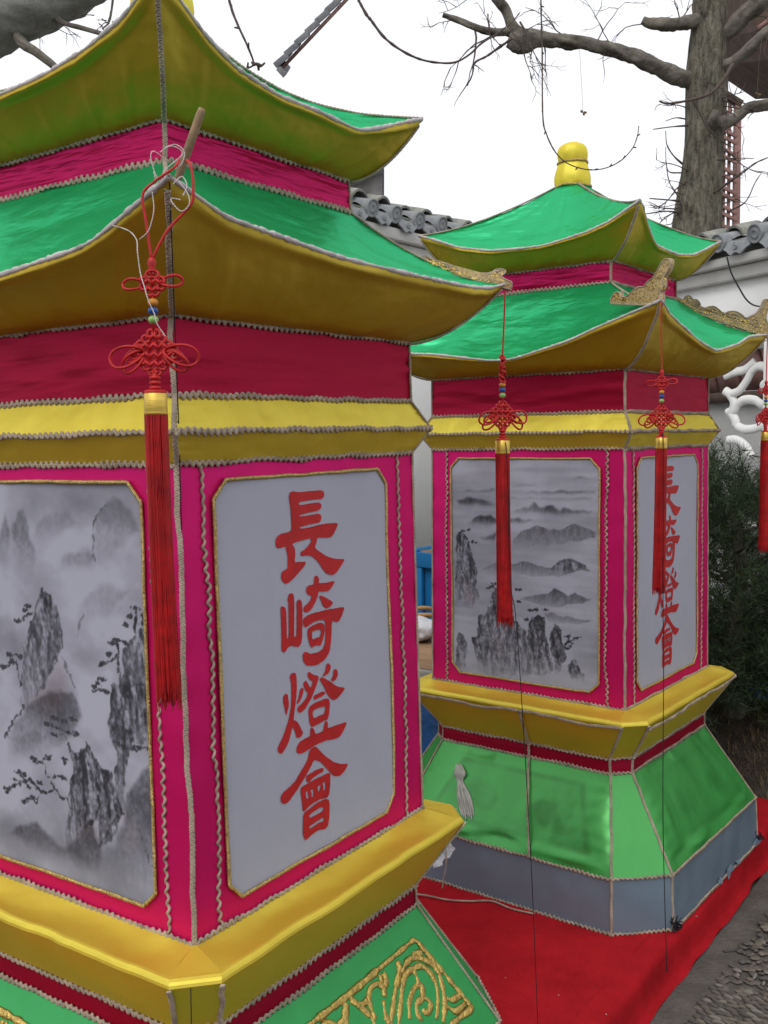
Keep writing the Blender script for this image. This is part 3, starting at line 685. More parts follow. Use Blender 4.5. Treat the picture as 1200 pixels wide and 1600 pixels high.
        for sg in (-1, 1):
            mb = MB()
            z_ = np.linspace(R['z5'][0] + .004, R['z6'][0] - .004, 60)
            v_ = sg * (.2575 + .0035 * fbm(z_ * 5 + sd * 3 + k * 9 + sg, 2.2, 1, 3))
            P = fp(k, cent(z_) + .001, v_, z_)
            braid(mb, P, fn(k), .0022, .0165, .0020, .001, seed=sd + sg + k, step=10, wob=.003, mode='cord')
            mb.build('twisted_cord', MAT['braid'], root)

    # --- gold paper scrollwork pasted on the flared skirt
    if cfg.get('scroll'):
        for k in (0, 3):
            mb = MB()
            for mir in (1, -1):
                for line in ORN:
                    L = np.array(line, float)
                    v, q = L[:, 0] / 1000., L[:, 1] / 1000.
                    v = (v - .10) * mir + .105 * (1 if mir > 0 else -1) - (0 if mir > 0 else 0)
                    ww = .3182 + q * (.4596 - .3182); zz = .374 + q * (.147 - .374)
                    P = fp(k, ww + .004, v, zz)
                    P = spline(P, 10) if len(P) > 3 and line is not ORN[0] else resample(P, .01)[0]
                    tl = np.arange(len(P))
                    P2, tt = resample(P, .004)
                    nn = fn(k) + np.array([0, 0, .62])
                    mb.tube(P2, .0056 * (1 + .4 * noise(tt * 70, mir, k)), 6, flat=.30, up=nn)
            mb.build('gold_scrollwork', MAT['foil'], root)
    return root, edges

def calligraphy(panel, k, cent, bow_f):
    cu = bpy.data.curves.new('calligraphy', 'CURVE')
    cu.dimensions = '2D'; cu.fill_mode = 'BOTH'; cu.extrude = 0.0
    for glyph in CHARS.values():
        for poly in glyph:
            P = np.array(poly, float) / 1000
            # one corner-cutting pass softens the brush outline
            Q = np.roll(P, -1, 0)
            P = np.stack([P * .82 + Q * .18, P * .18 + Q * .82], 1).reshape(-1, 2)
            P = resample(np.concatenate([P, P[:1]]), .0018)[0][:-1]
            P = P + .00045 * np.stack([noise(P[:, 0] * 420, P[:, 1] * 420, 1), noise(P[:, 0] * 420, P[:, 1] * 420, 9)], -1)
            sp = cu.splines.new('POLY'); sp.points.add(len(P) - 1)
            sp.points.foreach_set('co', np.concatenate([P, np.zeros((len(P), 1)), np.ones((len(P), 1))], 1).ravel())
            sp.use_cyclic_u = True
    tmp = bpy.data.objects.new('calligraphy_curve', cu)
    COL.objects.link(tmp)
    dg = bpy.context.evaluated_depsgraph_get()
    me = bpy.data.meshes.new_from_object(tmp.evaluated_get(dg))
    bpy.data.objects.remove(tmp)
    n = len(me.vertices)
    co = np.empty(n * 3); me.vertices.foreach_get('co', co); co = co.reshape(-1, 3)
    W = fp(k, cent(co[:, 1]) + .0022 + bow_f(co[:, 0], co[:, 1]) + .0012, co[:, 0], co[:, 1])
    me.vertices.foreach_set('co', W.astype(np.float32).ravel()); me.update()
    me.name = 'calligraphy'
    me.materials.clear(); me.materials.append(MAT['redpaint'])
    return link('calligraphy', me, panel)

# ------------------------------------------------------------------ ink landscapes, painted into a colour attribute
def seg_dist(X, Z, a, b):
    d = b - a; L = max(d @ d, 1e-12)
    t = np.clip(((X - a[0]) * d[0] + (Z - a[1]) * d[1]) / L, 0, 1)
    return np.hypot(X - a[0] - t * d[0], Z - a[1] - t * d[1])

def poly_sd(X, Z, P):
    """signed distance, positive inside"""
    d = np.full(X.shape, 1e9); ins = np.zeros(X.shape, bool)
    n = len(P)
    for i in range(n):
        a, b = P[i], P[(i + 1) % n]
        d = np.minimum(d, seg_dist(X, Z, a, b))
        c = (a[1] > Z) != (b[1] > Z)
        with np.errstate(divide='ignore', invalid='ignore'):
            xi = (b[0] - a[0]) * (Z - a[1]) / (b[1] - a[1]) + a[0]
        ins ^= c & (X < xi)
    return np.where(ins, d, -d)

def sstep(a, b, x):
    t = np.clip((x - a) / (b - a), 0, 1); return t * t * (3 - 2 * t)

def paint(layers, X, Z, seed, haze):
    x, z = X * 1000, Z * 1000
    wx = x + 4.5 * fbm(x / 13, z / 16, seed, 5); wz = z + 4.5 * fbm(x / 13 + 40, z / 16, seed, 5)
    wx2 = x + 16 * fbm(x / 60, z / 60, seed + 2, 4); wz2 = z + 16 * fbm(x / 60 + 9, z / 60, seed + 2, 4)
    wx3 = x + 5 * fbm(x / 30, z / 30, seed + 2, 4); wz3 = z + 5 * fbm(x / 30 + 9, z / 30, seed + 2, 4)
    crk = fbm(x / 9 + .8 * fbm(x / 40, z / 40, 6), z / 26 + x / 30, seed + 12, 4)
    dryb = fbm(x / 5 + z / 22, z / 17, seed + 31, 4)
    cloud = fbm(x / 110 + seed, z / 80, seed, 5)
    wisp = fbm(x / 120 + seed, z / 13, seed + 20, 4)
    ink = np.clip(.08 + .17 * cloud * haze + .07 * wisp * (1 - haze), 0, .4)
    pink = np.zeros_like(ink)
    streak = fbm(x / 7 + .5 * fbm(x / 30, z / 30, 3), z / 38, seed + 5, 5)
    grain = fbm(x / 5, z / 6, seed + 8, 4)
    for kind, tone, pts in layers:
        P = np.array(pts, float)
        mn, mx = P.min(0) - 45, P.max(0) + 45
        m = (x > mn[0]) & (x < mx[0]) & (z > mn[1]) & (z < mx[1])
        if not m.any(): continue
        if kind in ('wash', 'mist', 'fog', 'light', 'pink'):
            d = poly_sd(wx2[m], wz2[m], P) if kind in ('fog', 'light', 'pink') else poly_sd(wx3[m], wz3[m], P)
        if kind == 'wash':
            top = sstep(P[:, 1].min(), P[:, 1].min() + .75 * np.ptp(P[:, 1]), z[m])
            al = sstep(-5 - 6 * (1 - top), 6 + 8 * (1 - top), d) * (.85 + .35 * cloud[m]) * (.88 + .22 * grain[m] + .14 * streak[m])
            ink[m] = ink[m] * (1 - .5 * al) + 1.35 * tone * al * (.25 + .85 * top)
        elif kind == 'mist':
            al = sstep(-1.5, 2.5, d)
            hgt = np.clip((z[m] - P[:, 1].min()) / max(np.ptp(P[:, 1]), 1), 0, 1)
            al = al * (.12 + .88 * hgt ** .8) * (.88 + .16 * streak[m] + .18 * grain[m])
            ink[m] = np.maximum(ink[m], tone * al)
        elif kind == 'rock':
            d = poly_sd(wx[m], wz[m], P)
            al = sstep(-1.2, 1.6, d)
            hgt = np.clip((z[m] - P[:, 1].min()) / max(np.ptp(P[:, 1]), 1), 0, 1)
            edge = np.exp(-np.maximum(d, 0) / 4.0) * (.6 + .8 * grain[m])
            crack = sstep(.25, .6, crk[m])
            dry = sstep(.1, .45, dryb[m])
            body = tone * (.62 + .34 * streak[m] + .26 * grain[m]) + .34 * edge * tone + .42 * crack * tone - .25 * dry * tone
            body = np.clip(body * (.42 + .72 * hgt ** .6), .08, .93)
            al = al * (.30 + .70 * sstep(0, .35, hgt))
            ink[m] = ink[m] * (1 - al) + body * al
        elif kind == 'fog' or kind == 'light':
            al = sstep(-14, 10, d) * tone * (.8 + .4 * cloud[m])
            ink[m] *= 1 - al
        elif kind == 'pink':
            al = sstep(-16, 14, d) * tone * .6 * (.7 + .6 * cloud[m]); pink[m] = np.maximum(pink[m], al); ink[m] *= 1 - .12 * np.clip(al, 0, 1)
        elif kind == 'line':
            d = np.full(m.sum(), 1e9)
            for a, b in zip(P[:-1], P[1:]): d = np.minimum(d, seg_dist(wx[m], wz[m], a, b))
            wd = 1.9 * (1 + .8 * grain[m])
            al = (1 - sstep(wd * .5, wd * 1.5 + .8, d)) * tone * (.75 + .4 * grain[m])
            ink[m] = np.maximum(ink[m], al)
        elif kind == 'blob':
            for p in P:
                mm = (abs(x - p[0]) < 18) & (abs(z - p[1]) < 11)
                d = np.hypot((x[mm] - p[0]) / 9.0, (z[mm] - p[1] - 1) / 3.8) + .7 * grain[mm]
                al = (1 - sstep(.55, 1.05, d)) * tone
                ink[mm] = np.maximum(ink[mm], al)
    ink = np.clip(ink, 0, .96)[..., None]; pink = np.clip(pink, 0, 1)[..., None]
    paper = np.array([.37, .375, .45]); inkc = np.array([.022, .022, .027])
    c = paper * (1 - pink) + pink * np.array([.40, .27, .29])
    # ink dilutes logarithmically
    c = c * (inkc / paper) ** (ink ** 1.05)
    return np.concatenate([c, np.ones_like(ink)], -1)
# ------------------------------------------------------------------ setting: ground, paving, soil
g = MB(); g.grid(np.array([[[-60, -60, -.012], [-60, 60, -.012]], [[60, -60, -.012], [60, 60, -.012]]], float))
g.build('ground', MAT['soil'], kind='structure')

TDIR = np.array([.583, .812]); NDIR = np.array([.812, -.583])      # along / across the red platform
def plat(n, t): return NDIR * n + TDIR * t
CEN, HALF, T0, T1 = -1.345, .492, .30, 3.62
# paving east of the platform
def pave_base():
    mb = MB()
    nn = np.linspace(CEN + HALF + .02, CEN + HALF + 3.2, 60); tt = np.linspace(-.3, 3.45, 70)
    A, T = np.meshgrid(nn, tt, indexing='ij')
    XY = A[..., None] * NDIR + T[..., None] * TDIR
    Z = .004 * fbm(XY[..., 0] * 3, XY[..., 1] * 3, 1) - .004
    mb.grid(np.concatenate([XY, Z[..., None]], -1), flip=False)
    return mb.build('paving', MAT['mortar'], kind='structure')
paving = pave_base()
def pebble_mesh(seed, a, b, c):
    mb = MB()
    th = np.linspace(0, PI, 6); ph = np.linspace(0, 2 * PI, 9)
    T, P = np.meshgrid(th, ph, indexing='ij')
    r = 1 + .16 * noise(np.sin(T) * np.cos(P) * 1.4 + seed * 3, np.sin(T) * np.sin(P) * 1.4, np.cos(T) * 1.4 + seed)
    Q = np.stack([a * r * np.sin(T) * np.cos(P), b * r * np.sin(T) * np.sin(P), c * r * np.cos(T)], -1)
    return Q
PEB = []
for i in range(10):
    Q = pebble_mesh(i, 1, 1, 1)
    for j in range(5):
        pass
    mb = MB(); mb.grid(Q)
    o = mb.build('pebble', MAT['peb%d' % (i % 5)])
    PEB.append(o.data); bpy.data.objects.remove(o)
# layout: rows of pebbles on edge in wedge sectors, small broken stones between slate dividers
def on_seg(p, q, x): return (q[0] - p[0]) * (x[1] - p[1]) - (q[1] - p[1]) * (x[0] - p[0])
DV = [[onz(1077, 1537, 0)[:2], onz(1152, 1563, 0)[:2], onz(1290, 1582, 0)[:2]],
      [onz(1150, 1566, 0)[:2], onz(1166, 1602, 0)[:2], onz(1180, 1650, 0)[:2]],
      [onz(1130, 1486, 0)[:2], onz(1200, 1475, 0)[:2], onz(1300, 1462, 0)[:2]]]
mb = MB()
for L in DV:
    P = np.array(L); P = np.concatenate([P, np.zeros((len(P), 1))], 1); P, tt = resample(spline(P, 8) if len(P) > 2 else P, .02)
    P[:, 2] = -.0026 + .0015 * noise(tt * 30, 3, 3)
    P[:, :2] += .004 * noise(tt * 14, 9, 2)[:, None]
    mb.tube(P, .0055, 4, flat=.5)
mb.build('slate_divider', MAT['slate'], paving)
cand = []
o0, ex, ey = onz(1065, 1545, 0)[:2], None, None
rowdir = nrm(np.array([onz(1150, 1575, 0)[:2] - onz(1075, 1545, 0)[:2]]))[0]
perp = np.array([-rowdir[1], rowdir[0]])
l1a, l1b = DV[0][0], DV[0][1]
edge_n = CEN + HALF
for i in range(-32, 33):
    for j in range(-50, 51):
        p = o0 + rowdir * (i * .030 + (.015 if j % 2 else 0)) + perp * (j * .0115)
        if p @ NDIR < edge_n + .10 or p @ NDIR > edge_n + .9: continue
        if on_seg(DV[0][0], DV[0][2], p) < 0:                      # lower sector: pebbles set on edge
            if on_seg(DV[1][0], DV[1][2], p) > 0 or True:
                cand.append((p + RNG.normal(0, .002, 2), math.atan2(rowdir[1], rowdir[0]) + RNG.normal(0, .12), (.0165 * RNG.uniform(.75, 1.15), .0052 * RNG.uniform(.8, 1.2), .0052 * RNG.uniform(.9, 1.4)), 'row'))
for _ in range(9000):                                              # elsewhere: small broken stones, packed at random
    n_, t_ = RNG.uniform(edge_n + .10, edge_n + 1.1), RNG.uniform(.9, 3.3)
    p = plat(n_, t_)
    if on_seg(DV[0][0], DV[0][2], p) < .002: continue
    cand.append((p, RNG.uniform(0, PI), (.0125 * RNG.uniform(.5, 1.35), .0085 * RNG.uniform(.5, 1.3), .0038 * RNG.uniform(.6, 1.3)), 'mix'))
# thin out the random ones on a grid so that they do not overlap
occ = {}; keep = []
for c in cand:
    if c[3] == 'mix':
        key = (int(c[0][0] / .017), int(c[0][1] / .017))
        if key in occ: continue
        occ[key] = 1
    keep.append(c)
vis = []
for c in keep:
    d = Vector((c[0][0], c[0][1], -CAM_Z)); dz = d.dot(_F)
    if dz <= 0: continue
    px, py = 600 + FPX * d.dot(_R) / dz, 800 - FPX * d.dot(_V) / dz
    vis.append((not (px < 1215 and py < 1615 and px > 900), dz, c))
vis.sort(key=lambda q: (q[0], q[1]))
stuffm = MB()
for r_, (off, dz, (p, an, sz, ty)) in enumerate(vis):
    k = int(RNG.integers(10))
    z0 = .001 if ty == 'mix' else .002
    if r_ < 290:
        o = bpy.data.objects.new('pebble', PEB[k]); COL.objects.link(o); o.parent = paving
        o.location = (p[0], p[1], z0); o.rotation_euler = (RNG.normal(0, .12), RNG.normal(0, .12), an); o.scale = sz
    else:
        Q = pebble_mesh(k, *sz)[:, :, :]
        c_, s_ = math.cos(an), math.sin(an)
        Q = np.stack([Q[..., 0] * c_ - Q[..., 1] * s_ + p[0], Q[..., 0] * s_ + Q[..., 1] * c_ + p[1], Q[..., 2] + z0], -1)
        stuffm.grid(Q, mi=k % 5)
stuffm.build('small_pebbles', [MAT['peb%d' % i] for i in range(5)], paving, kind='stuff')

# soil bed under the pine and along the walls
def soil_h(x, y):
    p = np.stack([x, y], -1)
    t_ = p @ TDIR
    return np.clip((t_ - 3.66) * .42, -.03, .21) + .018 * fbm(x * 5, y * 5, 2)
xs, ys = np.meshgrid(np.linspace(-2.5, 3.2, 120), np.linspace(2.2, 6.6, 110), indexing='ij')
H = soil_h(xs, ys)
sb = MB(); sb.grid(np.stack([xs, ys, H], -1)); sb.build('soil_bed', MAT['soil'], kind='structure')
mb = MB()
n = 8000
bx, by = RNG.uniform(.9, 2.1, n), RNG.uniform(3.3, 4.7, n)
ok = (np.stack([bx, by], -1) @ TDIR > 3.66); bx, by = bx[ok], by[ok]; n = len(bx)
bz = soil_h(bx, by)
an = RNG.uniform(0, 2 * PI, n); L = RNG.uniform(.015, .06, n); til = RNG.uniform(.15, 1.3, n)
d = np.stack([np.cos(an) * np.cos(til), np.sin(an) * np.cos(til), np.sin(til)], -1) * L[:, None]
sd_ = np.stack([-np.sin(an), np.cos(an), 0 * an], -1) * .0016
b0 = np.stack([bx, by, bz], -1)
V = np.stack([b0 - sd_, b0 + sd_, b0 + d * .6 + sd_ * .7 + [0, 0, .004], b0 + d * .6 - sd_ * .7 + [0, 0, .004], b0 + d * 1.0 - [0, 0, .006]], 1).reshape(-1, 3)
i = np.arange(n)[:, None] * 5
mb.add(V, np.concatenate([i + [0, 1, 2, 3], i + [3, 2, 4, 4]]))
mb.build('dry_grass', MAT['straw'], kind='stuff', smooth=False)

# ------------------------------------------------------------------ red platform
def build_platform():
    root = thing('carpeted_platform', 'low platform covered in red carpet under both lanterns', 'platform')
    # cross-section rounded over the edge, walked along the outline
    pts = [(CEN - HALF, T0), (CEN - HALF, T1), (CEN + HALF, T1), (CEN + HALF, T0)]
    P = np.array([plat(*p) for p in pts]); P = np.concatenate([P, P[:1]])
    Q, tt = resample(np.concatenate([P, np.zeros((5, 1))], 1), .02)
    Q = Q[:, :2]
    T = nrm(np.roll(Q, -1, 0) - np.roll(Q, 1, 0)); T[0] = T[1]; T[-1] = T[-2]
    O = np.stack([-T[:, 1], T[:, 0]], -1)
    c = plat(CEN, (T0 + T1) / 2)
    O *= np.sign(((Q - c) * O).sum(-1, keepdims=True))
    prof = [(-.06, .1003), (-.03, .1000), (-.013, .0975), (-.004, .091), (0, .080), (.001, .05), (.004, .02), (.012, .004), (.024, .002)]
    rows = []
    for o_, z in prof:
        wv = .006 * fbm(tt * 3.1, 1.7, 3, 4) + .004 * noise(tt * 11, 2, 2)
        k = min(1, max(0, (.1 - z) / .06))
        rows.append(np.concatenate([Q + O * (o_ + wv * (k + .25))[:, None], np.full((len(Q), 1), z) + (.0015 * noise(tt * 8, z * 20, 3))[:, None] * (z > .01)], 1))
    mb = MB(); mb.grid(np.stack(rows, 1))
    A, B = np.meshgrid(np.linspace(CEN - HALF + .06, CEN + HALF - .06, 110), np.linspace(T0 + .06, T1 - .06, 300), indexing='ij')
    XY = A[..., None] * NDIR + B[..., None] * TDIR
    mb.grid(np.concatenate([XY, (.1000 + .0012 * fbm(XY[..., :1] * 3, XY[..., 1:] * 3, 4) + .0016 * noise(XY[..., :1] * 9 + XY[..., 1:] * 3, XY[..., 1:] * 2, 6))], -1))
    mb.build('red_carpet', MAT['carpet'], root)
    mb = MB(); cc = plat(CEN, (T0 + T1) / 2); R3 = np.array([[NDIR[0], TDIR[0], 0], [NDIR[1], TDIR[1], 0], [0, 0, 1]])
    mb.box((cc[0], cc[1], .046), (HALF - .02, (T1 - T0) / 2 - .02, .044), R3); mb.build('wooden_deck', MAT['wood'], root)
build_platform()
mb = MB()
for (x, y) in [(873, 1555), (1088, 1432), (947, 1585), (790, 1528)]:
    p = onz(x, y, .101)
    a_ = RNG.uniform(0, PI); q = np.array([math.cos(a_), math.sin(a_), 0]) * RNG.uniform(.001, .0025)
    mb.tube(np.array([p - q, p + [0, 0, .001], p + q]), .0007, 4)
mb.build('lint', MAT['string'], kind='stuff')

# ------------------------------------------------------------------ the two lanterns
def stain_fn(k, s, t):
    """where the old scrollwork was pulled off: darker dye in its outline"""
    A = np.zeros(np.broadcast(s, t).shape + (4,)); A[..., 3] = 1
    if k in (0, 3):
        q = 1 - t
        S, Q = np.broadcast_arrays(s, q)
        v = S * .30
        d = np.full(S.shape, 1e9)
        for (a, b) in [((-.62, .17), (.72, .17)), ((.72, .17), (.80, .80)), ((.80, .80), (-.72, .80)), ((-.72, .80), (-.62, .17))]:
            d = np.minimum(d, seg_dist(S, Q, np.array(a, float), np.array(b, float)))
        fr = 1 - sstep(.012, .05, d)
        bl = np.zeros_like(d)
        for c in (-.3, .42):
            r_ = np.hypot((S - c) / .26, (Q - .5) / .24) + .35 * fbm(S * 6 + c * 9, Q * 6, 3)
            bl = np.maximum(bl, (1 - sstep(.35, 1.0, r_)) * .8)
        ins = ((S > -.68) & (S < .76) & (Q > .17) & (Q < .8)) * .25
        val = 1.5 * np.maximum(fr * .55, np.maximum(bl, ins)) * np.clip(.75 + .6 * fbm(S * 5, Q * 4, 8), 0, 1.2) * (.35 if k == 0 else 1)
        A[..., :3] = np.clip(val, 0, 1)[..., None]
    else:
        A[..., :3] = 0
    return A
def nostain(k, s, t):
    A = np.zeros(np.broadcast(s, t).shape + (4,)); A[..., 3] = 1
    return A

cfgA = dict(label='nearer lantern with white calligraphy panel and gold scrollwork on its green skirt',
            ex2=2.8, sag2=.03, x=-.3592, y=1.8496, yaw=-.5980, tx=-.01223, ty=-.00266, seed=1.0, hem=.002, skirt_amp=.0015, skirt_sag=.004, pucker=.0006, skirt_mat='skirt_a', stain=nostain, scroll=True,
            tip=dict(e1=.0084, e2=0.0), pres=(250, 330), paint=lambda X, Z: paint(PAINT_A, X, Z, 3.0, 1.0),
            e1={0: [(-1, .006), (-.85, -.009), (-.74, -.022), (-.59, -.024), (-.32, -.032), (-.14, -.037), (.26, -.039), (.72, -.041), (.89, -.036), (1, -.022)],
                3: [(-1, 0), (-.8, -.035), (-.4, -.06), (0, -.072), (.2, -.071), (.43, -.062), (.62, -.056), (.7, -.047), (.78, -.033), (.9, -.012), (1, .006)],
                'd1': [(-1, -.022), (-.7, -.04), (0, -.065), (.7, -.03), (1, 0)], 'd2': [(-1, 0), (-.7, -.035), (0, -.065), (.7, -.035), (1, 0)]},
            e2={0: [(-1, .03), (-.85, .006), (-.7, -.023), (-.5, -.047), (-.2, -.06), (.13, -.059), (.44, -.065), (.59, -.052), (.76, -.031), (1, -.004)],
                3: [(-1, 0), (-.6, -.04), (-.13, -.051), (.19, -.045), (.5, -.032), (.79, -.010), (1, .03)],
                'd1': [(-1, -.004), (-.6, -.05), (0, -.065), (.6, -.05), (1, 0)], 'd2': [(-1, 0), (-.6, -.045), (0, -.065), (.6, -.045), (1, 0)]})
cfgB = dict(label='farther lantern with misty mountain panel and a torn blue grey foot',
            ex2=1.5, sag2=.006, x=.5840, y=3.0830, yaw=-.6553, tx=-.0025, ty=-.0021, seed=6.0, hem=.014, skirt_amp=.0018, skirt_sag=.010, pucker=.0036, skirt_mat='skirt', stain=stain_fn, ledge_braid=True,
            tip=dict(e1=.0146, e2=.022), pres=(190, 250), paint=lambda X, Z: paint(PAINT_B, X, Z, 9.0, .45),
            e1={3: [(-1, -.01), (-.67, -.066), (-.54, -.069), (-.38, -.079), (-.07, -.100), (.08, -.100), (.47, -.062), (.64, -.035), (.91, .003), (1, .018)],
                0: [(-1, .018), (-.89, .012), (-.81, -.003), (-.65, -.014), (-.49, -.027), (-.21, -.056), (.10, -.074), (.29, -.060), (.5, -.043), (.68, -.016), (1, -.002)],
                'd1': [(-1, -.002), (-.6, -.05), (0, -.07), (.6, -.05), (1, 0)], 'd2': [(-1, 0), (-.6, -.05), (0, -.07), (.6, -.05), (1, -.01)]},
            e2={3: [(-1, .003), (-.82, -.018), (-.6, -.047), (-.29, -.068), (.02, -.073), (.22, -.074), (.61, -.056), (.8, -.036), (1, .005)],
                0: [(-1, .005), (-.77, .006), (-.66, -.014), (-.5, -.054), (-.38, -.078), (.13, -.080), (.45, -.067), (.67, -.044), (1, -.004)],
                'd1': [(-1, -.004), (-.6, -.05), (0, -.07), (.6, -.05), (1, 0)], 'd2': [(-1, 0), (-.6, -.05), (0, -.07), (.6, -.05), (1, .003)]})
lanA, edA = build_lantern(cfgA)
lanB, edB = build_lantern(cfgB)
bpy.context.view_layer.update()
def tipw(lan, ed, nm, k): return np.array(lan.matrix_world @ Vector(ed[nm, k][-1]))
TIP_AF, TIP_AR = tipw(lanA, edA, 'e1', 3), tipw(lanA, edA, 'e1', 0)
TIP_BF, TIP_BR, TIP_BL = tipw(lanB, edB, 'e1', 3), tipw(lanB, edB, 'e1', 0), tipw(lanB, edB, 'e1', 2)

# loose twisted cord down the middle of the farther lantern's foot
mb = MB()
P = []
for zk, v in (('z4', .035), ('z3', .03), ('z2', .03), ('zm', .055), ('zn', .085), ('z1', .105)):
    z, w, c = RING.get(zk, (.30, .3645 + .014, 0) if zk == 'zm' else (.22, .4144 + .014, 0)); P.append(fp(3, w + .004, v, z - (.012 if zk == 'z4' else 0)))
P = np.array(P); P2 = []
for p, q in zip(P[:-1], P[1:]): P2.append(p + (q - p) * np.linspace(0, 1, 20, endpoint=False)[:, None])
braid(mb, np.concatenate(P2 + [P[-1:]]), fn(3), .0028, .018, .0020, .003, seed=4, wob=.003)
mb.build('twisted_cord', MAT['braid'], lanB)
# torn scraps and a knot of dark braid at the foot of the farther lantern
def on_lan(lan, p): return np.array(lan.matrix_world @ Vector([float(c) for c in p]))
for v0, w_, h_ in ((.05, .05, .02), (.13, .03, .014), (.30, .06, .022), (-.02, .02, .012)):
    mb = MB()
    s_ = np.linspace(0, 1, 8)[:, None]; t_ = np.linspace(0, 1, 4)[None]
    P = fp(0, .4690 + .006 * t_ + .003 * noise(s_ * 5 + v0 * 40, t_ * 3, 1), v0 + s_ * w_, .012 + .5 * h_ - t_ * h_ * (1 + .6 * noise(s_ * 4 + v0 * 31, 0, 3)))
    mb.grid(P)
    mb.build('torn_scrap', MAT['grey'], lanB)
for c in (fp(0, .472, -.345, .016), fp(0, .470, .352, .018)):
    mb = MB()
    for q in range(26):
        p = np.array(c) + RNG.normal(0, .004, 3)
        mb.tube(spline(np.stack([p, p + RNG.normal(0, .006, 3), p + RNG.normal(0, .009, 3)]), 4), .0014, 4)
    mb.build('frayed_knot', MAT['thread'], lanB)

# ------------------------------------------------------------------ tassels with Chinese knots
def build_tassel(label, centre, yaw, fr_len, cord_pts, sc=1.0, loops=True, lean=0.0, seed=0):
    root = thing('knot_tassel', label, 'tassel', centre, yaw, 'red knot tassels hanging from the roof corners')
    c_, s_ = math.cos(-yaw), math.sin(-yaw)
    def loc(p):
        q = np.asarray(p) - np.asarray(centre)
        return np.array([q[0] * c_ - q[1] * s_, q[0] * s_ + q[1] * c_, q[2]])
    mb = MB()
    for L in cord_pts:
        P = spline(np.array([loc(p) for p in L]), 8)
        mb.tube(P, .0017 * sc, 7)
    mb.build('hanging_cord', MAT['redcord'], root)
    def knot(mb, z, half, ncord, r):
        for a in (PI / 4, -PI / 4):
            d = np.array([math.cos(a), 0, math.sin(a)]); e = np.array([-d[2], 0, d[0]])
            for i in range(ncord):
                off = (i - (ncord - 1) / 2) * half * 1.42 / ncord
                t = np.linspace(-1, 1, 28)
                L = half * .78
                P = np.array([0, 0, z]) + d * (t * L)[:, None] + e * off
                P[:, 1] += r * .9 * np.sin(t * PI * ncord * .5 + i * PI + (0 if a > 0 else PI))
                mb.tube(P, r, 6)
        # little ears where the cord turns back
        for sx in (-1, 1):
            for sz in (-1, 1):
                for i in range(ncord - 1):
                    f = (i + .5) / (ncord - 1)
                    c = np.array([sx * half * (1 - f), 0, z + sz * half * f])
                    b = np.linspace(0, 2 * PI, 10, endpoint=False)
                    P = c + np.stack([np.cos(b) * r * 2, .3 * r * np.sin(b), np.sin(b) * r * 2], -1)
                    mb.tube(P, r, 5, closed=True)
    def loop(mb, x0, z0, a, L, W, r, y=0.0):
        t = np.linspace(0, 2 * PI, 40, endpoint=False)
        u = (1 - np.cos(t)) * .5 * L; v = np.sin(t) * W * (.55 + .45 * (1 - np.cos(t)) * .5)
        P = np.stack([x0 + u * math.cos(a) - v * math.sin(a), y + .003 * np.sin(2 * t + seed), z0 + u * math.sin(a) + v * math.cos(a)], -1)
        mb.tube(P, r, 6, closed=True)
    k = sc
    mb = MB()
    if loops:
        knot(mb, 0, .014 * k, 3, .0021 * k)
        loop(mb, -.009 * k, 0, PI + .05, .027 * k, .008 * k, .0018 * k); loop(mb, .009 * k, .001, .1, .027 * k, .008 * k, .0018 * k)
        mb.lathe([(.0001, .032 * k), (.004 * k, .029 * k), (.0055 * k, .024 * k), (.004 * k, .019 * k), (.0045 * k, .014 * k)], k=10)
    else:
        for q in range(7):
            b = np.linspace(0, 2 * PI, 12, endpoint=False)
            mb.tube(np.stack([.0045 * k * np.cos(b) + .002 * math.sin(q * 2.1), .0045 * k * np.sin(b), (.03 - q * .0075) * k + .004 * k * np.sin(b + q)], -1), .0024 * k, 5, closed=True)
    mb.tube(np.array([[0, 0, -.012 * k], [0, 0, -.06 * k]]), .002 * k, 6)
    mb.build('small_knot', MAT['redcord'], root)
    for i, (cn, z) in enumerate((('orange', -.0225), ('blue', -.0325), ('lime', -.043))):
        mb = MB(); a = np.linspace(0, PI, 9)
        mb.lathe(np.stack([.0062 * np.sin(a) + .0002, .0052 * np.cos(a) + z], -1) * k, k=14)
        mb.build('bead', MAT['bead_' + cn], root)
    mb = MB()
    zc = -.082 * k
    knot(mb, zc, .026 * k, 5, .0023 * k)
    for sx in (-1, 1):
        a0 = 0 if sx > 0 else PI
        for j, (da, L, W) in enumerate(((-.30, .042, .015), (-.75, .038, .011), (-.45, .027, .008), (.5, .015, .005))):
            loop(mb, sx * .012 * k, zc + .002 * k, (da + .08 * math.sin(seed + j)) if sx > 0 else PI - da, L * k * (1 + .1 * math.sin(seed * 3 + j)), W * k, .0019 * k, y=(.002 * j - .004) * k)
    mb.tube(np.array([[0, 0, zc - .024 * k], [0, 0, -.131 * k]]), .0042 * k, 8)
    for q in range(3):
        b = np.linspace(0, 2 * PI, 12, endpoint=False)
        mb.tube(np.stack([.005 * k * np.cos(b), .005 * k * np.sin(b), -.112 * k - q * .006 * k + 0 * b], -1), .0024 * k, 5, closed=True)
    mb.build('large_knot', MAT['redcord'], root)
    mb = MB()
    r0 = .0142 * k; zt, zb = -.130 * k, -.156 * k
    mb.lathe([(.001, zt + .001), (r0 * .9, zt), (r0, zt - .002), (r0 * .97, (zt + zb) / 2), (r0, zb + .001), (r0 * .96, zb - .001), (r0 * .8, zb)], k=24)
    mb.build('tassel_cap', MAT['capgold'], root)
    mb = MB(); mb.lathe([(.001, zt + .004), (r0 * .8, zt + .0035), (r0 * .98, zt + .001), (r0 * .9, zt - .001)], k=18)
    mb.build('cap_rim', MAT['redcord'], root)
    mb = MB()
    fz = zb - fr_len
    aa = np.linspace(0, 2 * PI, 97)
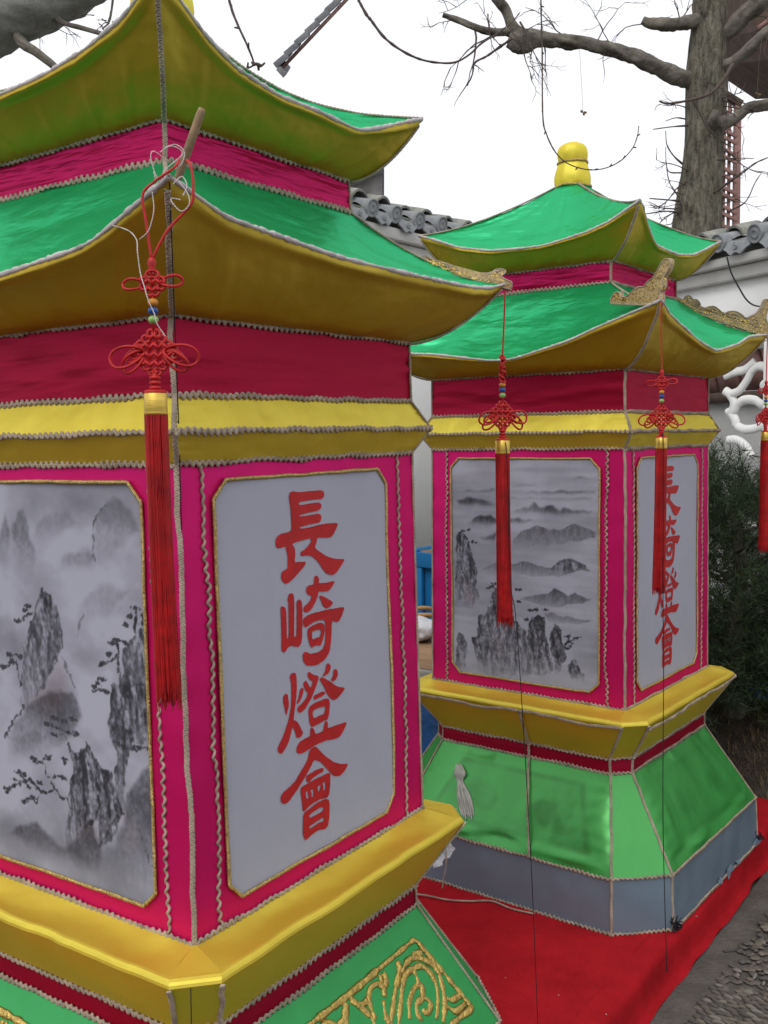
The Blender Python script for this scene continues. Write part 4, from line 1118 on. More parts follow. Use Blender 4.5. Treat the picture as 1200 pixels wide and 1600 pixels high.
    zz = np.linspace(0, 1, 14)
    rr = r0 * .86 * (1 + .13 * zz - .05 * np.sin(zz * PI))
    gro = 1 + .11 * noise(aa * 7, seed, 1) + .04 * np.cos(aa * 24)
    gro[-1] = gro[0]
    swx = lean * zz ** 1.5
    P = np.stack([rr[:, None] * np.cos(aa) * gro + swx[:, None], rr[:, None] * np.sin(aa) * gro, np.repeat((zb + (fz + .012 - zb) * zz)[:, None], 97, 1)], -1)
    mb.grid(P)
    # individual threads on the outside and a ragged end
    for i in range(280):
        a = RNG.uniform(0, 2 * PI); q = np.linspace(0, 1, 8)
        e = (RNG.uniform(-.004, .014) if RNG.random() < .8 else RNG.uniform(-.014, .03)) * k
        rad = np.interp(q, zz, rr) * (1.02 + .10 * RNG.random())
        if i >= 230: rad = rad * RNG.uniform(.2, .9); e -= .006 * k
        a_ = a + (.18 + .3 * (i % 9 == 0)) * noise(q * 2 + i, i, 1) * q ** .5
        P = np.stack([rad * np.cos(a_) + lean * q ** 1.5, rad * np.sin(a_), zb + (fz + e - zb) * q], -1)
        mb.tube(P, .0007 * k, 3, cap=False)
    mb.build('fringe', MAT['fringe'], root)
    return root

def mid(a, b, f): return np.asarray(a) * (1 - f) + np.asarray(b) * f
dA = TIP_AF[1] - .012
cA = at(238, 443, dA)
build_tassel('large red tassel at the front corner of the nearer lantern', cA, .0, .350,
             [[cA + [0, 0, .028], at(228, 345, dA), at(223, 305, dA), at(240, 285, dA), at(272, 262, dA + .004), at(280, 250, dA + .012)], [cA + [0, 0, .028], at(262, 360, dA), at(298, 320, dA), at(302, 295, dA), at(299, 262, dA + .004), at(292, 250, dA + .01)]], 1.0, True, .006, 1)
bA = mid(TIP_AR, [0, 0, 0], .0)
cB = at(785, 583, TIP_AR[1]) ; 
build_tassel('red tassel hanging free between the two lanterns', cB, .35, .333, [[cB + [0, 0, .02], mid(cB, TIP_AR, .5) + [0, 0, 0], TIP_AR + [0, -.003, -.004]]], 1.0, False, .004, 2)
cC = at(1034, 598, TIP_BF[1] - .004)
build_tassel('red tassel hanging over the calligraphy of the farther lantern', cC, -.1, .352, [[cC + [0, 0, .02], mid(cC, TIP_BF, .5), TIP_BF + [0, -.004, -.004]]], 1.02, True, -.003, 3)
cD = at(1197, 610, TIP_BR[1] - .004)
build_tassel('red tassel in front of the dark pine beside the white lattice window', cD, .5, .345, [[cD + [0, 0, .02], mid(cD, TIP_BR, .5), TIP_BR + [0, -.004, -.004]]], 1.0, True, .0, 4)

# thin black guy threads
def line_thing(name, label, cat, pts, r, m, k=5, group=None, n=10, parent=None):
    P = spline(np.array(pts), n)
    mb = MB(); mb.tube(P, r, k)
    o = mb.build(name, m, parent)
    if label: tag(o, label, cat, group)
    return o
q = onz(305, 1640, .104)
line_thing('guy_thread', 'black thread beside the corner cord of the nearer lantern', 'thread', [TIP_AF + [0, .004, -.004], at(272, 480, 1.32), at(279, 660, 1.395), at(283, 800, 1.42), at(297, 1300, 1.43), at(298, 1475, 1.43), at(298, 1540, 1.345), at(299, 1600, 1.33), at(300, 1700, 1.30)], .00085, MAT['thread'], group='black guy threads')
q = onz(842, 1640, .102)
line_thing('guy_thread', 'black thread from the free tassel down to the red carpet', 'thread', [cB + [0, 0, -.13], cB + [.006, -.018, -.16], cB + [.012, -.017, -.4], at(808, 990, TIP_AR[1] - .02), mid(at(808, 990, TIP_AR[1] - .02), q, .5) + [.004, 0, 0], q], .0009, MAT['thread'], group='black guy threads')
q = onz(1040, 1513, .085)
line_thing('guy_thread', 'black thread from the calligraphy tassel to the carpet edge', 'thread', [cC + [0, 0, -.13], cC + [0, -.019, -.16], at(1036, 940, TIP_BF[1] - .022), at(1037, 1040, TIP_BF[1] - .03), mid(at(1037, 1040, TIP_BF[1] - .03), q, .5) + [-.004, 0, 0], q + [0, -.006, .03], q + [0, -.01, 0]], .0011, MAT['thread'], group='black guy threads')

# ------------------------------------------------------------------ bits tied to the nearer lantern's front corner
dS = TIP_AF[1]
line_thing('wooden_stick', 'short weathered stick tied upright to the front roof corner', 'stick', [at(277, 282, dS + .03), at(288, 250, dS + .022), at(299, 218, dS + .015), at(316, 169, dS + .008)], np.interp(np.linspace(0, 1, 31), [0, .5, .95, 1], [.0048, .0054, .0052, .0038]), MAT['stick'], 9)
mb = MB()
for P, r in [([at(176, 352, dS + .06), at(200, 360, dS + .03), at(213, 374, dS + .0), at(215, 395, dS - .012), at(219, 425, dS - .014), at(226, 450, dS - .024), at(232, 470, dS - .028), at(241, 490, dS - .028), at(245, 505, dS - .03), at(258, 525, dS - .03)],   .0008),
             ([at(262, 252, dS + .01), at(240, 236, dS - .002), at(236, 250, dS - .004), at(248, 280, dS - .004), at(262, 262, dS - .006), at(285, 240, dS + .004), at(268, 228, dS + .004), at(250, 238, dS)], .0008),
             ([at(258, 230, dS + .01), at(275, 226, dS), at(288, 238, dS), at(282, 258, dS - .002), at(262, 270, dS - .004), at(246, 285, dS - .004), at(240, 268, dS - .004)], .0007),
             ([at(280, 285, dS), at(292, 300, dS - .012), at(296, 318, dS - .014), at(284, 330, dS - .014), at(270, 318, dS - .012), at(268, 310, dS - .010), at(282, 312, dS - .012)], .0008),
             ([at(238, 300, dS - .004), at(240, 330, dS - .012), at(232, 360, dS - .014), at(218, 374, dS - .012)], .0007),
             ([at(270, 288, dS - .01), at(284, 276, dS - .008), at(292, 290, dS - .01), at(286, 306, dS - .012)], .001)]:
    P = spline(np.array(P), 10)
    Pn, tt = resample(P, .0012)
    o = .0004 * np.stack([np.sin(tt * 900), np.cos(tt * 900), np.sin(tt * 700)], -1)
    mb.tube(Pn + o, r * .55, 5); mb.tube(Pn - o, r * .55, 5)
tag(mb.build('tied_string', MAT['string']), 'frayed white string tangled on the front roof corner', 'string')

# rag, rope and scraps near the foot of the farther lantern
mb = MB()
base = on_lan(lanB, fp(3, .362, -.195, .33))
dirn = nrm(on_lan(lanB, fp(3, .46, -.17, .16)) - base)
b0 = at(722, 1208, base[1] - .13); 
# fit to the skirt surface
def skirt_pt(px, py, off=.006):
    best = None
    for v in np.linspace(-.3, .0, 61):
        for q in np.linspace(0, 1, 41):
            pass
    return None
def ray_skirt(px, py, off):
    o = np.array([0, 0, CAM_Z]); d = at(px, py, 1.0) - o
    a_, b_, c_ = [on_lan(lanB, p) for p in (fp(3, .4596, -.3, .147), fp(3, .4596, .3, .147), fp(3, .3182, 0, .374))]
    nn = nrm(np.cross(b_ - a_, c_ - a_)); t = ((a_ - o) @ nn) / (d @ nn)
    p = o + d * t; return p - nn * off * np.sign(d @ nn)
for q in range(7):
    w = q - 3
    P = np.array([ray_skirt(720 + w * 1.2, 1196, .012), ray_skirt(723 + w * 2.4, 1210, .017 + .003 * (q % 2)), ray_skirt(722 + w * 1.3, 1222, .012), ray_skirt(727 + w * 2.8, 1242, .012 + .004 * (q % 2)), ray_skirt(731 + w * 3.2, 1262, .010), ray_skirt(733 + w * 3.0, 1276 + 3 * (q % 3), .008)])
    mb.tube(spline(P, 6), np.interp(np.linspace(0, 1, 31), [0, .25, .4, .7, 1], [.002, .0045, .0022, .0048, .0025]), 6, flat=.45)
tag(mb.build('knotted_rag', MAT['rag']), 'pale rag knotted on the left of the shiny green skirt', 'rag')
line_thing('loose_rope', 'grey rope lying on the red carpet by the lantern foot', 'rope', [onz(640, 1396, .106), onz(665, 1399, .106), onz(700, 1406, .106), onz(735, 1408, .106), onz(768, 1408, .106), onz(800, 1420, .106), onz(835, 1428, .106)], .0026, MAT['braid'], 7)
mb = MB()
p0 = at(690, 1322, 2.62)
s_, t_ = np.meshgrid(np.linspace(0, 1, 14), np.linspace(0, 1, 14), indexing='ij')
G = np.stack([p0[0] + (s_ - .5) * .055 + .01 * noise(s_ * 5, t_ * 5, 2), p0[1] + .016 * noise(s_ * 4, t_ * 4, 7), p0[2] + .02 - t_ * .075 * (1 - .35 * s_)], -1)
mb.grid(G)
tag(mb.build('plastic_scrap', MAT['white_cloth']), 'crumpled clear plastic scrap at the lantern foot', 'scrap')
line_thing('frayed_cord_end', 'tan cord end dangling beside the plastic scrap', 'cord', [at(688, 1318, 2.58), at(696, 1325, 2.575), at(697, 1350, 2.57), at(693, 1372, 2.57), at(691, 1388, 2.57)], .0018, MAT['braid'])

# ------------------------------------------------------------------ gold cloud-scroll boards on the roof hips
def spiral(c, r, turns, a0, sgn=1, n=40):
    t = np.linspace(0, 1, n); a = a0 + sgn * t * turns * 2 * PI
    return np.stack([c[0] + r * (1 - .82 * t) * np.cos(a), c[1] + r * (1 - .82 * t) * np.sin(a)], -1)
OUTLINE = spline([(.300, -.012), (.33, .006), (.352, .012), (.362, .030), (.372, .036), (.384, .032), (.390, .036), (.400, .036), (.407, .026), (.404, .014), (.415, .018), (.432, .034), (.452, .044), (.470, .040), (.484, .034), (.498, .046), (.520, .054), (.542, .050), (.556, .042), (.572, .052), (.592, .066), (.606, .084), (.614, .104), (.624, .110), (.632, .100), (.630, .080), (.622, .055), (.630, .030), (.640, .012), (.640, -.012)], 5)
def build_scroll(lan, ed, k, label, hs=1.0, lean=0.0, seed=0, skew=0.0, rmin=0.0, shape=None):
    shp = shape
    SCROLL = np.concatenate([[[rmin, -.012]], OUTLINE[OUTLINE[:, 0] >= rmin]]) if rmin else OUTLINE
    if shp is not None: SCROLL = shp
    root = thing('cloud_scroll', label, 'ornament', tuple(on_lan(lan, (0, 0, 1.60))), 0, 'gold scroll boards on the roof corners')
    tip = ed['e1', k][-1]; top = fp(k, RING['z11'][1], RING['z11'][1], RING['z11'][0])
    r1, r0 = math.hypot(tip[0], tip[1]), math.hypot(top[0], top[1])
    def hipz(r):
        f = np.clip((r1 - r) / (r1 - r0), 0, 1); return tip[2] + (top[2] - tip[2]) * f ** 1.75
    d = nrm(np.array([tip[0], tip[1], 0])); sd = np.array([-d[1], d[0], 0])
    org = np.array(root.location)
    def W(P2, off):
        r, h = P2[:, 0], P2[:, 1]
        h2 = h * np.where(h > 0, hs, 1)
        L = d * r[:, None] + sd * (off + lean * np.maximum(h2, 0) + skew * (r - .60))[:, None]; L[:, 2] = hipz(r) + h2
        return np.array([on_lan(lan, p) for p in L]) - org
    mb = MB(); th = .004
    A, B = W(SCROLL, -th), W(SCROLL, th)
    n = len(SCROLL)
    from mathutils.geometry import tessellate_polygon
    tri = tessellate_polygon([[Vector((p[0], p[1], 0)) for p in SCROLL]])
    mb.add(np.concatenate([A, B]), [(a, b, c, c) for a, b, c in tri] + [(c + n, b + n, a + n, a + n) for a, b, c in tri] + [(i, (i + 1) % n, (i + 1) % n + n, i + n) for i in range(n)])
    mb.build('scroll_board', MAT['scroll'], root, smooth=False)
    mb = MB()
    curl = [spiral((.374, .019), .013, 1.4, -.5), spiral((.395, .020), .012, 1.4, PI + .5, -1), spiral((.452, .022), .017, 1.5, PI, -1), spiral((.520, .030), .019, 1.5, PI, -1), spiral((.585, .030), .017, 1.3, PI, -1),
            spline([(.33, .002), (.39, .004), (.43, .010), (.45, .022)], 6), spline([(.46, -.002), (.49, .006), (.51, .016)], 6), spline([(.585, .05), (.60, .066), (.612, .088), (.622, .1)], 6)]
    for sg in (-1, 1):
        for c in curl:
            if c[:, 0].min() < rmin + .02 or shp is not None: continue
            P = W(c, sg * (th + .0008)); mb.tube(P, .0018, 5)
        P = W(SCROLL, sg * (th + .0006)); P = P[P[:, 2] > -9]
        mb.tube(P, .0017, 5, closed=True)
    # sequins catch the light
    mb.build('raised_outline', MAT['braid'], root)
    mb = MB()
    for i in range(170):
        r = RNG.uniform(max(SCROLL[:, 0].min() + .004, rmin), .625); hmax = np.interp(r, SCROLL[:, 0][:150], SCROLL[:, 1][:150]) if False else None
        tops = SCROLL[np.abs(SCROLL[:, 0] - r) < .004][:, 1]
        if len(tops) == 0: continue
        h = RNG.uniform(0, .9) * max(tops.max(), .005)
        for sg in (-1, 1):
            c = W(np.array([[r, h]]), sg * (th + .0012))[0]
            n_ = nrm(d * RNG.normal(0, .3) + sd * sg + np.array([0, 0, RNG.normal(.2, .4)]))
            u = nrm(np.cross(n_, [0, 0, 1.])); w = np.cross(n_, u)
            aa = np.arange(6) * PI / 3
            V = c + .0022 * (np.cos(aa)[:, None] * u + np.sin(aa)[:, None] * w)
            R3 = np.array(lan.matrix_world.to_3x3())
            V = c + (V - c) @ R3.T
            mb.add(np.concatenate([V, [c + n_ * .0008]]), [(j, (j + 1) % 6, 6, 6) for j in range(6)])
    ob = mb.build('sequins', MAT['foil'], root, smooth=False, kind='stuff')
    return root
build_scroll(lanA, edA, 0, 'flattened sequin scroll board on the right roof corner of the nearer lantern', .27, .5, rmin=.47)
FLAME = spline([(.500, -.012), (.503, .008), (.511, .021), (.518, .020), (.524, .010), (.536, .012), (.548, .026), (.562, .040), (.572, .040), (.582, .056), (.592, .066), (.600, .086), (.608, .108), (.617, .115), (.626, .106), (.624, .084), (.615, .064), (.617, .042), (.612, .024), (.616, .008), (.612, -.012)], 4)
build_scroll(lanB, edB, 3, 'gold scroll board rising behind the front roof corner of the farther lantern', .88, .12, skew=.72, shape=FLAME)
build_scroll(lanB, edB, 0, 'gold cloud scroll board in profile against the white wall', 1.0, .0)
# ------------------------------------------------------------------ garden walls with tiled copings
def wall_root(name, label, p0, p1):
    d = np.array(p1) - np.array(p0)
    return thing(name, label, 'wall', (p0[0], p0[1], 0), math.atan2(d[1], d[0]))

def barrel(L, r, z0, z1, y0, y1, disc=False, seed=0):
    """half-round tile running down from (y0,z0) to (y1,z1)"""
    mb = MB()
    a = np.linspace(-.15, PI + .15, 11)
    t = np.linspace(0, 1, 5)
    ax = np.stack([0 * t, y0 + (y1 - y0) * t, z0 + (z1 - z0) * t], -1)
    dirv = nrm(np.array([0, y1 - y0, z1 - z0])); up = np.array([0, -dirv[2], dirv[1]]) * (1 if dirv[1] >= 0 else -1)
    rr = r * (1 + .04 * noise(a[None] * 2 + seed, t[:, None] * 3, 1)) * (1 + .04 * t[:, None])
    P = ax[:, None] + rr[..., None] * (np.cos(a)[None, :, None] * np.array([1., 0, 0]) + np.sin(a)[None, :, None] * up)
    P2 = ax[:, None] + (rr[..., None] - .012) * (np.cos(a)[None, :, None] * np.array([1., 0, 0]) + np.sin(a)[None, :, None] * up)
    mb.grid(P); mb.grid(P2, flip=True)
    mb.grid(np.stack([P[-1], P2[-1]], 0)); mb.grid(np.stack([P[0], P2[0]], 0))
    if disc:
        b = np.linspace(0, 2 * PI, 19)
        c = ax[-1] - np.array([0, .002, 0])
        R_ = lambda q, o: c + dirv * o + q * r * 1.08 * (np.cos(b)[:, None] * np.array([1., 0, 0]) + np.sin(b)[:, None] * up)
        mb.grid(np.stack([R_(1, -.016), R_(1, .004), R_(.86, .006), R_(.8, .001), R_(.55, .001), R_(.48, .006), R_(.3, .006), R_(.22, .002), R_(.001, .004)], 0))
    return mb

def drip(r, seed=0):
    """pendant drip tile with a lobed lower edge"""
    mb = MB()
    x = np.linspace(-1, 1, 17); t = np.linspace(0, 1, 5)
    low = -(.030 + .048 * (1 - x ** 2) ** .6 * (1 - .16 * np.cos(x * 9)))
    top = .012 - .03 * (1 - x ** 2)
    Z = top[:, None] * (1 - t) + low[:, None] * t
    X = np.repeat(x[:, None] * r, 5, 1)
    Y = -.012 * (1 - x[:, None] ** 2) + .0 * Z - .02 * t[None]
    F = np.stack([X, Y, Z], -1)
    mb.grid(F, flip=True); B = F + [0, .012, 0]; mb.grid(B)
    mb.grid(np.stack([F[:, -1], B[:, -1]], 1), flip=True)
    mb.grid(np.stack([F[:, 0], B[:, 0]], 1))
    # raised scroll on the face
    c = spiral((0, -.045), .018, 1.2, PI / 2)
    mb.tube(np.stack([c[:, 0], np.full(len(c), -.03), c[:, 1]], -1), .003, 4)
    return mb

def coping(root, s0, s1, pitch, zr, zd, phase, face_y):
    """face_y: local y of the plaster face; the tile ends stand about 0.1 in front of it"""
    k = (zr - zd) / .18
    ry = face_y + .12                     # ridge line over the middle of the wall
    mb = MB()
    # bed of pan tiles both ways and a mortar ridge
    xs = np.arange(s0, s1 + .001, pitch / 8)
    wave = -.012 * np.cos((xs - phase) / pitch * 2 * PI)
    prof = [(face_y - .085, zd + .070 * k), (ry - .02, zd + .128 * k), (ry + .02, zd + .128 * k), (ry + .205, zd + .070 * k), (ry + .205, zd + .045 * k), (face_y - .085, zd + .045 * k)]
    P = np.stack([np.stack([xs, np.full(len(xs), y), z + wave * (1. if i in (0, 3) else 0.)], -1) for i, (y, z) in enumerate(prof + prof[:1])], 1)
    mb.grid(P); mb.build('pan_tile_bed', MAT['tile2'], root)
    protos = []
    for i in range(3):
        a = barrel(.2, .060 * k ** .5, zd + .135 * k, zd + .098 * k, ry + .01, face_y - .01, False, i).build('ridge_tile', MAT['tile2'], root)
        b = barrel(.2, .040 * k ** .5, zd + .098 * k, zd + .068 * k, face_y + .02, face_y - .105, True, i + 5).build('roll_tile', MAT['tile'], root)
        c = drip(pitch * .40).build('drip_tile', MAT['tile'], root)
        d = barrel(.2, .044 * k ** .5, zd + .13 * k, zd + .09 * k, ry + .0, ry + .20, False, i + 9).build('back_tile', MAT['tile2'], root)
        protos.append((a, b, c, d))
    n = int((s1 - s0) / pitch)
    xs = [phase + (i - int((phase - s0) / pitch)) * pitch for i in range(n)]
    for i, x in enumerate(xs):
        for j, o in enumerate(protos[i % 3]):
            o2 = o if i < 3 else o.copy()
            if i >= 3:
                COL.objects.link(o2); o2.parent = root
            jit = RNG.normal(0, .004, 3)
            if j == 2: o2.location = (x + pitch / 2 + jit[0], face_y - .082, zd + .074 * k + jit[2])
            else: o2.location = (x + jit[0], jit[1], jit[2])
            o2.rotation_euler = (0, 0, RNG.normal(0, .02))
    # ridge cap of stacked half-round tiles along the top
    if n:
        for i in range(int((s1 - s0) / .24)):
            pass

L0, R0, R1 = (-.127, 4.93), (.864, 6.12), (1.69, 4.37)
wl = wall_root('garden_wall', 'white garden wall with grey tiled coping receding behind both lanterns', L0, R0)
FY = .09
mb = MB()
mb.box((-.75, FY + .12, 1.185), (2.3, .12, 1.185)); mb.build('plaster', MAT['plaster'], wl)
mb = MB(); mb.box((-.75, FY - .022, 2.365), (2.3, .022, .032)); mb.box((-.75, FY - .042, 2.428), (2.3, .042, .030)); mb.build('moulding', MAT['mould'], wl, bevel=.008)
coping(wl, -3.0, 1.5, .19, 2.640, 2.445, .303, FY)

wr = wall_root('garden_wall', 'white garden wall with clover lattice window behind the pine', R0, R1)
W0, W1, Z0, Z1 = 1.02, 1.835, .96, 1.80
mb = MB()
xa, xb, yc, yh = .05, 5.2, FY + .12, .12
mb.box(((xa + W0) / 2, yc, 1.065), ((W0 - xa) / 2, yh, 1.065)); mb.box(((W1 + xb) / 2, yc, 1.065), ((xb - W1) / 2, yh, 1.065))
mb.box(((W0 + W1) / 2, yc, Z0 / 2), ((W1 - W0) / 2, yh - .001, Z0 / 2)); mb.box(((W0 + W1) / 2, yc, (Z1 + 2.13) / 2), ((W1 - W0) / 2, yh - .001, (2.13 - Z1) / 2))
mb.build('plaster', MAT['plaster'], wr)
mb = MB(); mb.box((2.6, FY - .02, 2.125), (2.55, .02, .030)); mb.box((2.6, FY - .04, 2.178), (2.55, .04, .022)); mb.build('moulding', MAT['mould'], wr, bevel=.008)
coping(wr, .1, 5.1, .215, 2.372, 2.195, 1.405, FY)
win = MB()
fw = .035
for c, h in [(((W0 + W1) / 2, FY - .012, Z1 + .018), ((W1 - W0) / 2 + .06, .03, .02)), (((W0 + W1) / 2, FY - .012, Z0 - .018), ((W1 - W0) / 2 + .06, .03, .02)), ((W1 + .02, FY - .012, (Z0 + Z1) / 2), (.022, .03, (Z1 - Z0) / 2 - .002)), ((W0 - .02, FY - .012, (Z0 + Z1) / 2), (.022, .03, (Z1 - Z0) / 2 - .002))]: win.box(c, h)
wf = win.build('window_frame', MAT['plaster'], wr, bevel=.006)
for line in TRACERY + [[(2 * 1425 - x, z) for x, z in L] for L in TRACERY]:
    P = np.array(line, float) / 1000
    P = np.concatenate([P[:, :1], np.full((len(P), 1), FY + .015), P[:, 1:]], 1)
    mb = MB(); mb.tube(spline(P, 8), .0135, 8, flat=1.6)
    mb.build('tracery', MAT['plaster'], wf)

# house seen through the lattice window
hs = wall_root('courtyard_house', 'grey house with dark red eaves seen through the lattice window', R0, R1)
hs['category'] = 'house'
mb = MB(); mb.box((1.6, 1.9, .80), (2.2, .5, .80)); mb.build('wall', MAT['housewall'], hs)
mb = MB(); mb.box((1.6, 1.38, 1.63), (2.2, .03, .03)); mb.build('beam', MAT['darkwood'], hs)
for i in range(16):
    mb = MB(); mb.box((.0 + i * .21, 1.42, 1.80), (.088, .02, .135), np.array([[1, 0, 0], [0, math.cos(.35), -math.sin(.35)], [0, math.sin(.35), math.cos(.35)]]))
    mb.build('eave_board', MAT['pavilion'], hs)
mb = MB(); mb.box((1.6, 1.9, 1.97), (2.2, .6, .03)); mb.build('roof', MAT['tile2'], hs)

tag(line_thing('cable', None, None, [at(1136, 402, 4.45), at(1142, 425, 4.42), at(1156, 452, 4.38), at(1168, 470, 4.35), at(1182, 478, 4.32), at(1205, 478, 4.28), at(1240, 470, 4.25)], .0035, MAT['thread'], 6), 'black cable drooping across the white wall from under the tiles', 'cable')

# ------------------------------------------------------------------ trees
def limb(mb, P, r, k=12, amp=.12, seed=0, step=.05, fx=9, mi=0):
    P = np.asarray(P, float); r = np.asarray(r, float)
    Q = spline(np.concatenate([P, r[:, None]], 1), 12)
    Q, tt = resample(Q, step)
    n = len(Q); C, rad = Q[:, :3], Q[:, 3]
    T = nrm(np.gradient(C, axis=0))
    u = np.array([.13, .21, .97]) if abs(T[0][2]) < .9 else np.array([1., .1, 0])
    b = nrm(np.cross(T[0], u)); Bs = np.empty_like(C)
    for i in range(n):
        b = b - T[i] * (b @ T[i]); b = b / np.linalg.norm(b); Bs[i] = b
    N_ = np.cross(T, Bs)
    a = np.linspace(0, 2 * PI, k + 1)
    ca, sa = np.cos(a), np.sin(a)
    rr = rad[:, None] * (1 + amp * fbm(ca[None] * 2.2 + seed, sa[None] * 2.2 + tt[:, None] * fx * .35, tt[:, None] * fx * .2, 4))
    V = C[:, None] + rr[..., None] * (ca[None, :, None] * Bs[:, None] + sa[None, :, None] * N_[:, None])
    mb.grid(V, mi)
    mb.add(np.concatenate([V[-1], C[-1:]]), [(i, i + 1, k + 1, k + 1) for i in range(k)], mi)
    return C, rad

def twig(mb, p, d, L, r, seed, lvl=0, droop=.15):
    n = 7
    P = [np.array(p, float)]; d = nrm(d)
    for i in range(n - 1):
        d = nrm(d + RNG.normal(0, .16, 3) + np.array([0, 0, -droop * .3 + .1 * (i > 4)]))
        P.append(P[-1] + d * L / (n - 1))
        if lvl < 2 and i > 0 and RNG.random() < (.55 if lvl == 0 else .3):
            sd2 = nrm(d + RNG.normal(0, .75, 3)); twig(mb, P[-1], sd2, L * RNG.uniform(.25, .55), r * .6, seed, lvl + 1, droop)
    mb.tube(np.array(P), r * np.linspace(1, .35, n) * (1 + .3 * RNG.random(n)), 4)

tr = thing('bare_tree', 'tall bare tree rising behind the tiled wall', 'tree', (2.45, 7.5, 0))
org = np.array(tr.location)
D_ = 7.5
mb = MB()
P = np.array([[2.42, 7.5, -.02], at(1080, 700, D_), at(1084, 430, D_), at(1088, 350, D_), at(1096, 270, D_), at(1101, 200, D_), at(1104, 130, D_), at(1107, 60, D_), at(1110, 0, D_), at(1116, -120, D_), at(1120, -300, D_)])
limb(mb, P - org, [.24, .21, .195, .172, .146, .134, .150, .128, .122, .115, .09], 30, .10, 1, .03, 7)
mb.build('trunk', MAT['bark'], tr)
LIMBS = [
    ([(1100, 132, 7.5), (1074, 124, 7.48), (1050, 116, 7.45), (1020, 100, 7.4), (990, 88, 7.35), (955, 77, 7.3), (920, 69, 7.25), (880, 64, 7.2), (845, 62, 7.15), (815, 64, 7.1), (795, 58, 7.1)], [.085, .066, .060, .056, .052, .047, .044, .046, .055, .085, .03]),
    ([(818, 60, 7.1), (802, 50, 7.1), (770, 50, 7.05), (740, 42, 7.0), (715, 32, 7.0), (692, 23, 7.0)], [.045, .028, .023, .022, .020, .015]),
    ([(812, 58, 7.1), (800, 40, 7.1), (790, 15, 7.1), (775, -5, 7.05), (755, -40, 7.05)], [.045, .036, .033, .032, .03]),
    ([(1108, 30, 7.5), (1082, 34, 7.45), (1050, 38, 7.4), (1020, 38, 7.4), (1004, 31, 7.4)], [.06, .05, .045, .042, .026]),
    ([(1108, 62, 7.5), (1140, 45, 7.45), (1165, 22, 7.4), (1195, 0, 7.35), (1260, -50, 7.3)], [.08, .066, .062, .060, .05]),
    ([(1110, 112, 7.5), (1140, 100, 7.4), (1160, 85, 7.35), (1180, 66, 7.3), (1210, 40, 7.25), (1260, 0, 7.2)], [.06, .044, .040, .034, .03, .025]),
    ([(1105, 200, 7.5), (1130, 192, 7.42), (1150, 184, 7.4), (1168, 170, 7.38), (1200, 162, 7.35), (1260, 150, 7.3)], [.085, .055, .044, .038, .036, .03]),
    ([(1110, 198, 7.4), (1115, 185, 7.34), (1120, 172, 7.32)], [.04, .036, .026]),
    ([(800, 66, 7.1), (806, 74, 7.08), (812, 80, 7.08)], [.045, .04, .02]),
]
for i, (pts, r) in enumerate(LIMBS):
    mb = MB(); limb(mb, np.array([at(*p) for p in pts]) - org, r, 16, .34, i * 3.1, .015, 22); mb.build('limb', MAT['limb'], tr)
TW = [([(1145, 100, 7.2), (1128, 128, 7.15), (1108, 147, 7.12), (1080, 156, 7.1), (1045, 162, 7.1), (1030, 158, 7.1)], .014),
      ([(1082, 155, 7.15), (1095, 180, 7.15), (1110, 205, 7.15), (1122, 216, 7.2)], .008),
      ([(560, 0, 6.5), (572, 22, 6.5), (580, 32, 6.5), (600, 58, 6.5), (626, 78, 6.5), (655, 92, 6.5), (685, 98, 6.5), (712, 97, 6.5), (735, 84, 6.5), (752, 68, 6.55), (775, 54, 6.6), (800, 34, 6.7), (812, 20, 6.8)], .010),
      ([(800, 60, 7.0), (780, 74, 7.0), (760, 88, 7.0), (742, 98, 7.0), (738, 116, 7.0), (730, 134, 7.0)], .010),
      ([(1075, 196, 7.4), (1050, 198, 7.35), (1020, 202, 7.3)], .007), ([(1072, 186, 7.4), (1056, 184, 7.35), (1040, 189, 7.3)], .006),
      ([(1062, 314, 7.4), (1040, 312, 7.35), (1015, 310, 7.3)], .008), ([(1062, 332, 7.4), (1040, 330, 7.35), (1010, 334, 7.3)], .008),
      ([(1066, 256, 7.4), (1052, 243, 7.35), (1042, 226, 7.3), (1040, 205, 7.3)], .007), ([(1064, 270, 7.4), (1045, 268, 7.35), (1040, 250, 7.3)], .006),
      ([(1060, 308, 7.4), (1046, 285, 7.3), (1041, 255, 7.3), (1040, 230, 7.3)], .005),
      ([(1115, 302, 7.3), (1140, 284, 7.2), (1160, 270, 7.1), (1180, 255, 7.1), (1200, 246, 7.1)], .010), ([(1120, 250, 7.3), (1150, 247, 7.2), (1178, 248, 7.2)], .006),
      ([(1140, 330, 7.3), (1165, 315, 7.2), (1180, 285, 7.2), (1190, 270, 7.2)], .006)]
mb = MB()
for pts, r in TW:
    P = spline(np.array([at(*p) for p in pts]) - org, 6); m_ = len(P)
    mb.tube(P, r * np.linspace(1, .45, m_) * (1 + .25 * noise(np.arange(m_) * .9, r * 999, 1)), 5)
for i, (pts, r) in enumerate(LIMBS[:7]):
    Pl = spline(np.array([at(*p) for p in pts]), 8)
    for q in range(9 if i == 0 else 4):
        p = Pl[RNG.integers(len(Pl) // 4, len(Pl))]
        d = RNG.normal(0, 1, 3); d[1] *= .4; d[2] = d[2] * .7 - .25 * (i == 0)
        twig(mb, p - org, d, RNG.uniform(.15, .5), RNG.uniform(.003, .006), q)
for q in range(26):
    y_ = RNG.uniform(150, 345); x_ = 1070 if RNG.random() < .6 else 1125
    p = at(x_ + RNG.normal(0, 6), y_, 7.42)
    twig(mb, p - org, np.array([-1. if x_ < 1100 else 1., -.3, RNG.normal(0, .5)]), RNG.uniform(.1, .35), RNG.uniform(.003, .006), q)
